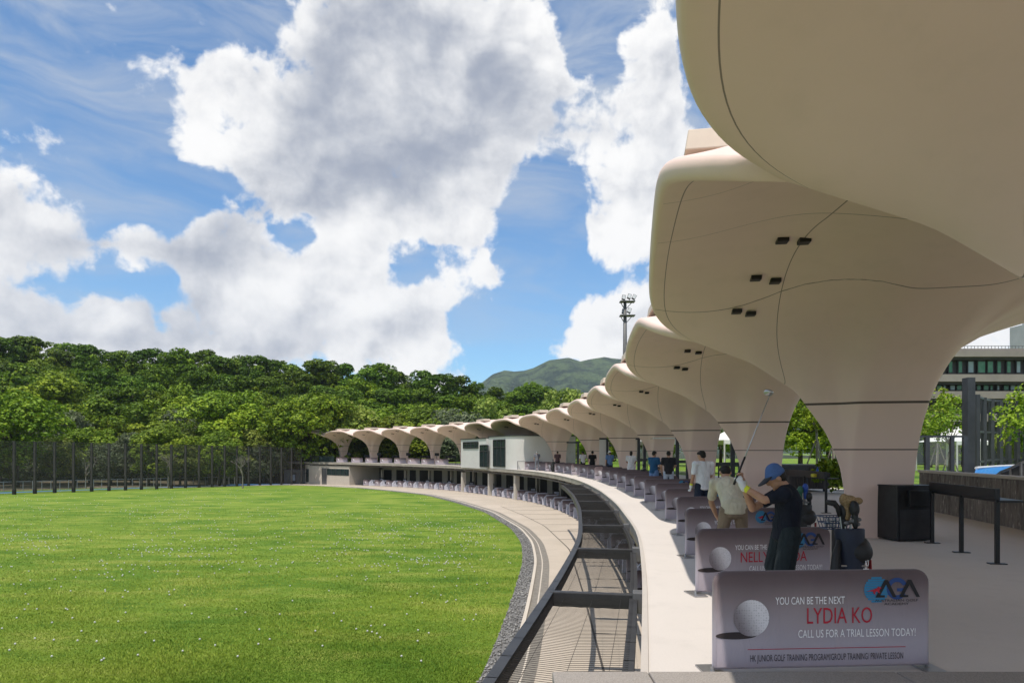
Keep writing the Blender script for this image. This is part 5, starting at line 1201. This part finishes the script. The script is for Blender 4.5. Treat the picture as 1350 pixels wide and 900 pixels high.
# floodlight mast
Ym = 78.0; bx = (824 - CXP) / FPX * Ym; ms = empty('floodlight_mast', (bx, Ym, DECK)); tag(ms, 'tall grey floodlight mast with two lamp platforms behind the canopies', 'mast')
MAST = mat('mast_grey', (.13, .13, .13), .5, (.10, .10, .10), 3, metal=.3); zt = CAMZ + (HY - 396) / FPX * Ym - DECK
m_ = MB(); m_.tube([(0, 0, 0), (0, 0, zt * .6), (0, 0, zt)], [.33, .27, .17], 14); m_.build('pole', MAST, ms, smooth=True)
for z, w in ((zt - .15, 1.0), (zt - 1.75, 1.0)):
    m_ = MB(); m_.box((.25, 0, z), (1.7, 1.0, .10)); 
    for x in (-.55, .85): m_.beam((x, 0, z), (0, 0, z - .95), .08, .08)
    pf = m_.build('platform', MAST, ms)
    for x, y, tl in ((.45, -.2, .35), (1.05, .1, .5), (-.1, .3, .2)):
        if z < zt - 1 and x > 1: continue
        f_ = MB(); M = Matrix.Rotation(tl, 4, 'Y') @ Matrix.Rotation(-.35, 4, 'X'); f_.box((x, y, z + .55), (.42, .22, .62), mat4=M); fl = f_.build('floodlight', DARK, pf, bevel=.03)
        f_ = MB(); c_ = Vector((x, y, z + .55)) + M.to_3x3() @ Vector((0, -.115, 0)); f_.box(c_, (.34, .02, .5), mat4=M); f_.build('lamp_glass', mat('lamp_glass', (.55, .57, .58), .15), fl)
        f_ = MB(); f_.beam((x, y, z), (x, y, z + .5), .06, .06); f_.build('bracket', DARK, fl)

# golf balls lying on the field, grass tufts, gravel
BALLM = mat('golf_ball_white', (.58, .58, .56), .4)
def ball_pts(n, seed):
    g = np.random.default_rng(seed); out = []
    C = [(g.uniform(0, 640), 645 + 105 * g.random() ** 1.2, g.uniform(15, 60), g.uniform(3, 10)) for _ in range(46)]
    while len(out) < n:
        if g.random() < .62: c = C[g.integers(len(C))]; px, py = g.normal(c[0], c[2]), g.normal(c[1], c[3])
        else: px, py = g.uniform(-20, 690), 643 + 235 * g.random() ** 3.4
        if py < 644 or py > 897: continue
        p = on_ground(px, py); k = int(np.argmin(np.hypot(G.Q[:, 0] - p.x, G.Q[:, 1] - p.y))); d = (Vector((p.x, p.y)) - Vector(G.Q[k])).dot(G.n(G.d[k]))
        if d > -.4: continue
        out.append(p)
    return out
pts = sorted(ball_pts(1300, 4), key=lambda p: p.y)
m_ = MB(); m_.ell((0, 0, 0), (.0235,) * 3, n=10, m=7); b0 = m_.build('golf_ball', BALLM, smooth=True)
for k, p in enumerate(pts[:300]):
    o = b0 if k == 0 else copy_tree(b0); o.location = (p.x, p.y, gz(p.y) + .028); tag(o, 'white golf ball lying loose on the grass of the field', 'golf ball', 'golf balls lying on the near grass')
Vb = np.array([(1, 0, 0), (-1, 0, 0), (0, 1, 0), (0, -1, 0), (0, 0, 1), (0, 0, -1)], float) * .034; Fb = np.array([(0, 2, 4), (2, 1, 4), (1, 3, 4), (3, 0, 4), (2, 0, 5), (1, 2, 5), (3, 1, 5), (0, 3, 5)])
Q = np.array([(p.x, p.y, gz(p.y) + .03) for p in pts[300:]]); V = (Q[:, None] + Vb[None]).reshape(-1, 3); F = (np.arange(len(Q))[:, None, None] * 6 + Fb[None]).reshape(-1, 3)
tag(npmesh('far_golf_balls', V, F, BALLM), 'many white golf balls scattered over the far grass', 'golf balls', kind='stuff')
def tufts():
    g = np.random.default_rng(9); N = 280000
    py = 668 + (905 - 668) * g.random(N) ** .8; px = g.uniform(-30, 720, N); Y = FPX * CAMZ / (py - HY); Y = FPX * (CAMZ - np.array([gz(y) for y in Y])) / (py - HY)
    X = (px - CXP) / FPX * Y
    gx_ = np.interp(Y, G.Q[::-1, 1] if G.Q[0, 1] > G.Q[-1, 1] else G.Q[:, 1], G.Q[::-1, 0] if G.Q[0, 1] > G.Q[-1, 1] else G.Q[:, 0]); ok = X < gx_ - .02; X, Y = X[ok], Y[ok]; n = len(X)
    z = np.array([gz(y) for y in Y]) - .012
    patch = .5 + .5 * np.sin(X * .9 + 1.7 * np.sin(Y * .35)) * np.cos(Y * .8 + X * .25); clump = g.random(n)
    h = (.012 + .030 * g.random(n) ** 1.5) * (.6 + .8 * patch) * (1 + Y / 60); w = .0045 * (1 + Y / 22) * g.uniform(.7, 1.4, n); a = g.uniform(0, 6.28, n); lx, ly = g.normal(0, .5, n) * h, g.normal(0, .5, n) * h
    A = np.c_[X - np.cos(a) * w, Y - np.sin(a) * w, z]; B = np.c_[X + np.cos(a) * w, Y + np.sin(a) * w, z]; C_ = np.c_[X + lx, Y + ly, z + h]
    V = np.stack([A, B, C_], 1).reshape(-1, 3); F = np.arange(3 * n).reshape(-1, 3); pt2 = .5 + .5 * np.sin(X * .23 + 2.1 * np.sin(Y * .11 + 1) + 1.3 * np.sin(X * .41 - Y * .2)) * np.cos(Y * .33 + X * .12 + np.sin(X * .5)); T = np.clip(.42 + .22 * (patch - .5) + .75 * (pt2 - .5) + g.normal(0, .15, n), 0, 1)
    m, t, b = newmat('grass_blades'); at_ = t.new('ShaderNodeAttribute', attribute_name='tint').outputs['Fac']
    c = t.mix(t.lin(at_, 0, .55), (.085, .165, .012), (.235, .310, .034)); c = t.mix(t.lin(at_, .6, 1), c, (.42, .43, .11)); t.l.new(c, b.inputs['Base Color']); b.inputs['Roughness'].default_value = .7; b.inputs['Specular IOR Level'].default_value = .2
    tag(npmesh('grass_tufts', V, F, m, np.repeat(np.c_[T, T, T, np.ones(n)], 3, 0)), 'short mown grass blades covering the near field', 'grass', kind='stuff')
tufts()
def stones():
    g = np.random.default_rng(12); N = 9000; u = g.uniform(max(G.s0, 0), min(G.s1, 75), N) ; u = G.s0 + (G.s1 - G.s0) * g.random(N) ** 1.3; v = g.uniform(-.02, .45, N)
    P = np.array([tuple(G.at(a, b)) for a, b in zip(u, v)]); P[:, 2] = [gz(y) for y in P[:, 1]]
    base = np.array([(1, 0, 0), (-1, 0, 0), (0, 1, 0), (0, -1, 0), (0, 0, 1), (0, 0, -1)], float); r = g.uniform(.018, .042, N)
    jit = g.uniform(.55, 1.25, (N, 6, 1)); V = (P[:, None] + base[None] * jit * r[:, None, None] * np.array([1.1, 1.1, .8]) + np.array([0, 0, .012])).reshape(-1, 3)
    F = (np.arange(N)[:, None, None] * 6 + Fb[None]).reshape(-1, 3); T = np.repeat(g.random(N), 6)
    m, t, b = newmat('gravel_stones'); at_ = t.new('ShaderNodeAttribute', attribute_name='tint').outputs['Fac']; t.l.new(t.mix(at_, (.10, .098, .095), (.34, .33, .315)), b.inputs['Base Color']); b.inputs['Roughness'].default_value = .9
    tag(npmesh('gravel', V, F, m, np.c_[T, T, T, np.ones(len(T))]), 'grey gravel strip along the edge of the grass', 'gravel', kind='stuff')
stones()
# ------------------------------------------------------------------ behind the deck, right side
# dark board-marked wall along the deck's back edge
def board_mat():
    m, t, b = newmat('board_marked_concrete'); tc = t.new('ShaderNodeTexCoord').outputs['Object']
    s = t.noise(t.vm('MULTIPLY', tc, (1, 1, .16)), 9, 4, .7); c = t.mix(t.lin(s, .38, .62), (.095, .080, .068), (.21, .18, .155)); c = t.mix(t.lin(t.noise(t.vm('MULTIPLY', tc, (1, 1, .3)), 14, 3, .6), .60, .70, 0, .8), c, (.46, .41, .36))
    t.l.new(c, b.inputs['Base Color']); b.inputs['Roughness'].default_value = .85; t.l.new(t.bump(s, .5, .03), b.inputs['Normal']); return m
BOARD = board_mat()
W0, W1 = on_z(1216, 671, DECK), on_z(1352, 699, DECK); wd = (W1 - W0).normalized()
wl = empty('back_wall', (0, 0, 0)); tag(wl, 'dark streaked concrete wall with pale coping behind the counter', 'wall')
a, b = W0 - wd * .2, W1 + wd * 9; m_ = MB(); m_.beam(a + Vector((.12, 0, .53)), b + Vector((.12, 0, .53)), .24, 1.10); m_.build('wall', BOARD, wl); m_ = MB(); m_.beam(a + Vector((.12, 0, 1.12)), b + Vector((.12, 0, 1.12)), .34, .07); m_.build('coping', CREAM, wl, bevel=.01)
m_ = MB(); q = on_z(1338, 690, DECK); m_.box((q.x, q.y, DECK + .004), (.5, .35, .012)); tag(m_.build('drain_cover', DARK), 'small dark drain cover in the floor by the back wall', 'drain cover')
# low framed fence with glass
def bgp(px, Y, z=0.0): return Vector(((px - CXP) / FPX * Y, Y, DECK + z))
CLEAR, t, b = newmat('clear_glass'); tr = t.new('ShaderNodeBsdfTransparent'); tr.inputs[0].default_value = (.86, .9, .89, 1); gl = t.new('ShaderNodeBsdfGlossy'); gl.inputs[1].default_value = .03; mx = t.new('ShaderNodeMixShader'); mx.inputs[0].default_value = .09
t.l.new(tr.outputs[0], mx.inputs[1]); t.l.new(gl.outputs[0], mx.inputs[2]); t.l.new(mx.outputs[0], t.n['Material Output'].inputs[0])
STEELD = mat('dark_steel', (.030, .033, .040), .5, (.045, .048, .056), 3)
gf_ = empty('glass_fence', (0, 0, 0)); tag(gf_, 'low dark framed glass fence right of the big trunk', 'fence'); Yg = 24.0; zt = (HY - 575) / FPX * Yg + CAMZ - DECK
for px in (1196, 1222, 1255, 1272): m_ = MB(); m_.beam(bgp(px, Yg), bgp(px, Yg, zt), .15 if px != 1255 else .12, .1); m_.build('post', STEELD, gf_)
m_ = MB(); m_.beam(bgp(1190, Yg, zt), bgp(1274, Yg, zt), .07, .07); m_.build('top_rail', STEELD, gf_); m_ = MB(); m_.add([bgp(1190, Yg + .02, .1), bgp(1274, Yg + .02, .1), bgp(1274, Yg + .02, zt), bgp(1190, Yg + .02, zt)], [(0, 1, 2, 3)]); m_.build('glass_sheet', CLEAR, gf_)
# tall dark post fence
pf = empty('tall_post_fence', (0, 0, 0)); tag(pf, 'tall fence of dark steel posts around the blue basin at the right', 'fence')
tp = [(1277, 27.5, 498, .30), (1288, 29.5, 520, .16), (1297, 31.5, 524, .16), (1307, 33.5, 526, .17), (1318.5, 34.5, 527, .17), (1329.5, 35, 528, .17), (1341, 35, 528, .17), (1354, 34.5, 528, .2), (1368, 34, 526, .2)]
prev = None
for k, (px, Y, top, w) in enumerate(tp):
    z = (HY - top) / FPX * Y + CAMZ - DECK; m_ = MB(); m_.beam(bgp(px, Y, -.02), bgp(px, Y, z), w, w * 1.2); m_.build('tall_post' if k == 0 else 'post', STEELD, pf)
    if prev and k > 1:
        for f in (.985, .62, .30): m_ = MB(); m_.beam(bgp(prev[0], prev[1], prev[2] * f), bgp(px, Y, z * f), .07, .09); m_.build('cross_rail', STEELD, pf)
    prev = (px, Y, z)
# blue basin with rail
PB = mat('blue_basin_paint', (.02, .20, .52), .35, (.016, .16, .44), 2)
bs = empty('blue_basin', (0, 0, 0)); tag(bs, 'bright blue curved basin edge behind the dark wall', 'basin'); m_ = MB(); n = 20; inner = []; outer = []
for k in range(n):
    f = k / (n - 1); px = 1284 + 92 * f; Y = 21.5 + 5.2 * math.sin(f * 1.5); outer.append(bgp(px, 21.2 - .8 * f)); inner.append(bgp(px + 3, Y + .6))
V = []
for o_, i_ in zip(outer, inner): V += [o_, o_ + Vector((0, 0, .98)), i_ + Vector((0, 0, 1.16)), i_]
m_.add(V, [(4 * k + j, 4 * k + (j + 1) % 4, 4 * k + 4 + (j + 1) % 4, 4 * k + 4 + j) for k in range(n - 1) for j in range(4)] + [(0, 1, 2, 3), (4 * n - 1, 4 * n - 2, 4 * n - 3, 4 * n - 4)]); m_.build('basin_body', PB, bs)
m_ = MB(); m_.tube([q + Vector((0, 0, 1.17)) for q in inner], .05, 6); m_.build('pale_rim', WHITEW, bs)
rr = empty('curved_railing', (0, 0, 0)); tag(rr, 'dark curved railing in front of the blue basin at the right edge', 'railing')
cp = [(1312, 20.6, .95), (1320, 20.2, 1.10), (1332, 19.6, 1.22), (1346, 19.2, 1.38), (1362, 19, 1.5)]
for (a, b) in zip(cp[:-1], cp[1:]):
    m_ = MB(); m_.beam(bgp(a[0], a[1], a[2]), bgp(b[0], b[1], b[2]), .05, .06); m_.build('rail', GREYM, rr)
    m_ = MB(); m_.add([bgp(a[0], a[1], a[2] - .04), bgp(b[0], b[1], b[2] - .04), bgp(b[0], b[1], .3), bgp(a[0], a[1], .3)], [(0, 1, 2, 3)]); m_.build('infill', mat('infill_mesh', (.05, .05, .055), .6), rr)
for (px, Y, z) in cp: m_ = MB(); m_.beam(bgp(px, Y - .03, 0), bgp(px, Y - .03, z), .05, .05); m_.build('post', GREYM, rr)
# white peaked tents
TENT = mat('tent_fabric', (.72, .71, .68), .7, (.66, .65, .62), 3)
def tent(name_label, px, Y, w, first=None):
    r = empty('peaked_tent', bgp(px, Y), .2); tag(r, name_label, 'tent', 'white peaked tents on the upper lawn'); e = 2.55
    m_ = MB(); n = 8; V = []
    for k in range(n + 1):
        f = k / n; ww = w / 2 * (1 - f) ** 1.4 + .06 * f; z = e + 1.25 * f ** 1.25; V += [(-ww, -ww, z), (ww, -ww, z), (ww, ww, z), (-ww, ww, z)]
    m_.add(V, [(4 * k + j, 4 * k + (j + 1) % 4, 4 * k + 4 + (j + 1) % 4, 4 * k + 4 + j) for k in range(n) for j in range(4)] + [(4 * n, 4 * n + 1, 4 * n + 2, 4 * n + 3), (3, 2, 1, 0)])
    m_.add([(-w / 2, -w / 2 - .01, e - .3), (w / 2, -w / 2 - .01, e - .3), (w / 2, -w / 2 - .01, e), (-w / 2, -w / 2 - .01, e)], [(0, 1, 2, 3)]); m_.build('canopy_roof', TENT, r)
    for x in (-1, 1):
        for y in (-1, 1): m_ = MB(); m_.beam((x * w / 2 * .98, y * w / 2 * .98, 0), (x * w / 2 * .98, y * w / 2 * .98, e), .08, .08); m_.build('leg', WHITEW, r)
tent('white peaked tent behind the glass fence, right one of the pair', 1262, 58, 3.4); tent('white peaked tent behind the glass fence, left one of the pair', 1249, 60, 3.4)
tent('white tent seen left of the third trunk', 969, 52, 4.0); tent('white tent seen between the fourth and fifth trunks', 900, 56, 5.0); tent('white tent seen left of the fifth trunk', 842, 60, 4.2)
# glazed screens and a white board behind the middle bays
def screen(label, pa, pb, Y, top, posts, white=False):
    r = empty('framed_screen', (0, 0, 0)); tag(r, label, 'screen', 'framed screens behind the deck'); z = (HY - top) / FPX * Y + CAMZ - DECK
    for px in posts: m_ = MB(); m_.beam(bgp(px, Y), bgp(px, Y, z), .16, .12); m_.build('post', STEELD, r)
    m_ = MB(); m_.beam(bgp(pa, Y, z), bgp(pb, Y, z), .1, .12); m_.build('top_rail', STEELD, r)
    m_ = MB(); m_.add([bgp(pa, Y + .03, .05), bgp(pb, Y + .03, .05), bgp(pb, Y + .03, z), bgp(pa, Y + .03, z)], [(0, 1, 2, 3)]); m_.build('board' if white else 'glass_sheet', WHITEW if white else CLEAR, r)
screen('dark framed glass screen between the third and fourth trunks', 962, 977, 29, 573, (966, 977)); screen('dark framed glass screen between the fourth and fifth trunks', 890, 908, 36, 577, (893, 906.5)); screen('dark framed glass screen left of the fifth trunk', 838, 850, 42, 578, (842, 850))
screen('white panel screen between the sixth and seventh trunks', 790, 800, 50, 578, (800.5,), True); screen('dark framed screen between the seventh and eighth trunks', 747, 764, 56, 583, (762,))
bd = empty('sports_board', (0, 0, 0)); tag(bd, 'white board with dark sporting figures behind the third trunk', 'board')
Y = 28.6; m_ = MB(); c = [bgp(978.5, Y, .2), bgp(1000, Y, .2), bgp(1000, Y, (HY - 568) / FPX * Y + 1.7), bgp(978.5, Y, (HY - 572) / FPX * Y + 1.7)]; m_.add(c + [q + Vector((0, .06, 0)) for q in c], [(0, 1, 2, 3), (7, 6, 5, 4), (0, 4, 5, 1), (1, 5, 6, 2), (2, 6, 7, 3), (3, 7, 4, 0)]); m_.build('white_panel', WHITEW, bd)
m_ = MB()
for dx, h in ((0, .55), (.16, .75), (.34, .6)):
    o_ = bgp(982, Y - .012, 1.25) + Vector((dx, 0, 0)); 
    for (x0, z0, x1, z1) in ((.0, .25, .03, h), (.0, .25, -.05, 0), (.02, .25, .08, 0), (.03, h * .8, .11, h * .6)):
        a, b = o_ + Vector((x0, 0, z0)), o_ + Vector((x1, 0, z1)); d = (b - a).normalized(); n_ = Vector((-d.z, 0, d.x)) * .024; m_.add([a - n_, a + n_, b + n_, b - n_], [(0, 1, 2, 3)])
    m_.add([o_ + Vector((.035 + .04 * math.cos(t_), 0, h + .05 + .04 * math.sin(t_))) for t_ in np.linspace(0, 5.5, 8)], [tuple(range(8))])
m_.build('figures', mat('figure_ink', (.04, .06, .12), .6), bd)
# terraced building
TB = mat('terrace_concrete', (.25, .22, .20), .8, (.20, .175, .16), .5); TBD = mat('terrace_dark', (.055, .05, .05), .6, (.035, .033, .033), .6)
GREENG = mat('green_glass', (.03, .15, .07), .15, (.10, .26, .15), .8); PALEG = mat('pale_glass', (.28, .36, .36), .15, (.20, .28, .29), .8)
Yb = 88.0
tb = empty('terraced_building', (0, 0, 0)); tag(tb, 'long terraced concrete building with green windows at the right', 'building')
def bz(py, Y=Yb): return CAMZ + (HY - py) / FPX * Y
xA, xB = (1195 - CXP) / FPX * Yb, (1460 - CXP) / FPX * Yb
def tbox(nm, m, y0, y1, dy, dep=10.0, x0=xA, x1=xB, parent=tb):
    z0, z1 = bz(max(y0, y1)), bz(min(y0, y1)); m_ = MB(); m_.box(((x0 + x1) / 2, Yb + dy + dep / 2, (z0 + z1) / 2), (x1 - x0, dep, z1 - z0)); return m_.build(nm, m, parent)
tbox('core_wall', TBD, 610, 464, 1.2)
for k, (y0, y1, dy) in enumerate(((463, 470.5, -.4), (494, 503.5, -.8), (516.5, 526, -1.2), (546, 556, -1.6))): tbox('floor_band', TB, y0, y1, dy); tbox('band_shade_strip', TBD, y1 + .2, y1 + 3.2, dy + .5)  # dark strips imitate the shade under each floor band
tbox('roof_coping', TB, 459.5, 462.6, -.1)
g = random.Random(3)
for (y0, y1, x0_, step, dy) in ((474, 491, 1240, 13.6, 1.0), (505, 514, 1232, 9.4, 1.0)):
    px = x0_ - 10
    while px < 1400:
        w = step * g.choice((.62, .8, .45)); m = GREENG if g.random() < .55 else PALEG
        f = tbox('window', TBD, y0, y1, dy - .1, .12, (px - CXP) / FPX * Yb, (px + w - CXP) / FPX * Yb); tbox('pane', m, y0 + 1.2, y1 - 1.2, dy - .16, .05, (px + .9 - CXP) / FPX * Yb, (px + w - .9 - CXP) / FPX * Yb, f); px += step * .95
m_ = MB()
for k in range(60): x = xA + (xB - xA) * k / 59; m_.beam((x, Yb, bz(459.5)), (x, Yb, bz(456)), .05, .05)
m_.beam((xA, Yb, bz(456)), (xB, Yb, bz(456)), .06, .06); m_.build('roof_railing', GREYM, tb)
# tower block far behind
Yt = 240.0; tw = empty('tower_block', (0, 0, 0)); tag(tw, 'pale high rise tower rising behind the terraced building', 'building')
x0, x1 = (1364 - CXP) / FPX * Yt, (1420 - CXP) / FPX * Yt; zt = CAMZ + (HY - 424) / FPX * Yt; TWM = mat('tower_wall', (.42, .42, .43), .7, (.36, .36, .37), .3)
m_ = MB(); m_.box(((x0 + x1) / 2, Yt + 6, zt / 2), (x1 - x0, 12, zt)); m_.build('wall', TWM, tw); m_ = MB(); m_.box(((x0 + x1) / 2 + 1.5, Yt + 6, zt + 1), (x1 - x0 - 4, 9, 2.2)); m_.build('roof_house', TWM, tw)
for i in range(7):
    for j in range(5):
        z = zt - 2.2 - 3.0 * i; x = x0 + 1.2 + j * (x1 - x0 - 2) / 4.6; m_ = MB(); m_.box((x + .7, Yt - .05, z), (1.5, .12, 1.5)); m_.build('window', GLASSD, tw)
for i in range(7): m_ = MB(); m_.box((x0 + 5.4, Yt - .45, zt - 3.2 - 3.0 * i), (2.6, .9, .9)); m_.build('balcony', TWM, tw)
# ------------------------------------------------------------------ the air between here and the mountain
m_ = MB(); m_.box((0, 1300, 270), (3600, 2760, 552)); hz = m_.build('haze', bpy.data.materials.new('haze_air')); hm = hz.data.materials[0]; hm.use_nodes = True; t = NT(hm.node_tree); t.n.clear()
vo = t.new('ShaderNodeVolumePrincipled'); vo.inputs['Color'].default_value = (.75, .85, 1, 1); vo.inputs['Density'].default_value = .00009; ou = t.new('ShaderNodeOutputMaterial'); t.l.new(vo.outputs[0], ou.inputs['Volume'])
tag(hz, 'thin pale air that fades the distant mountain', 'haze', kind='stuff')
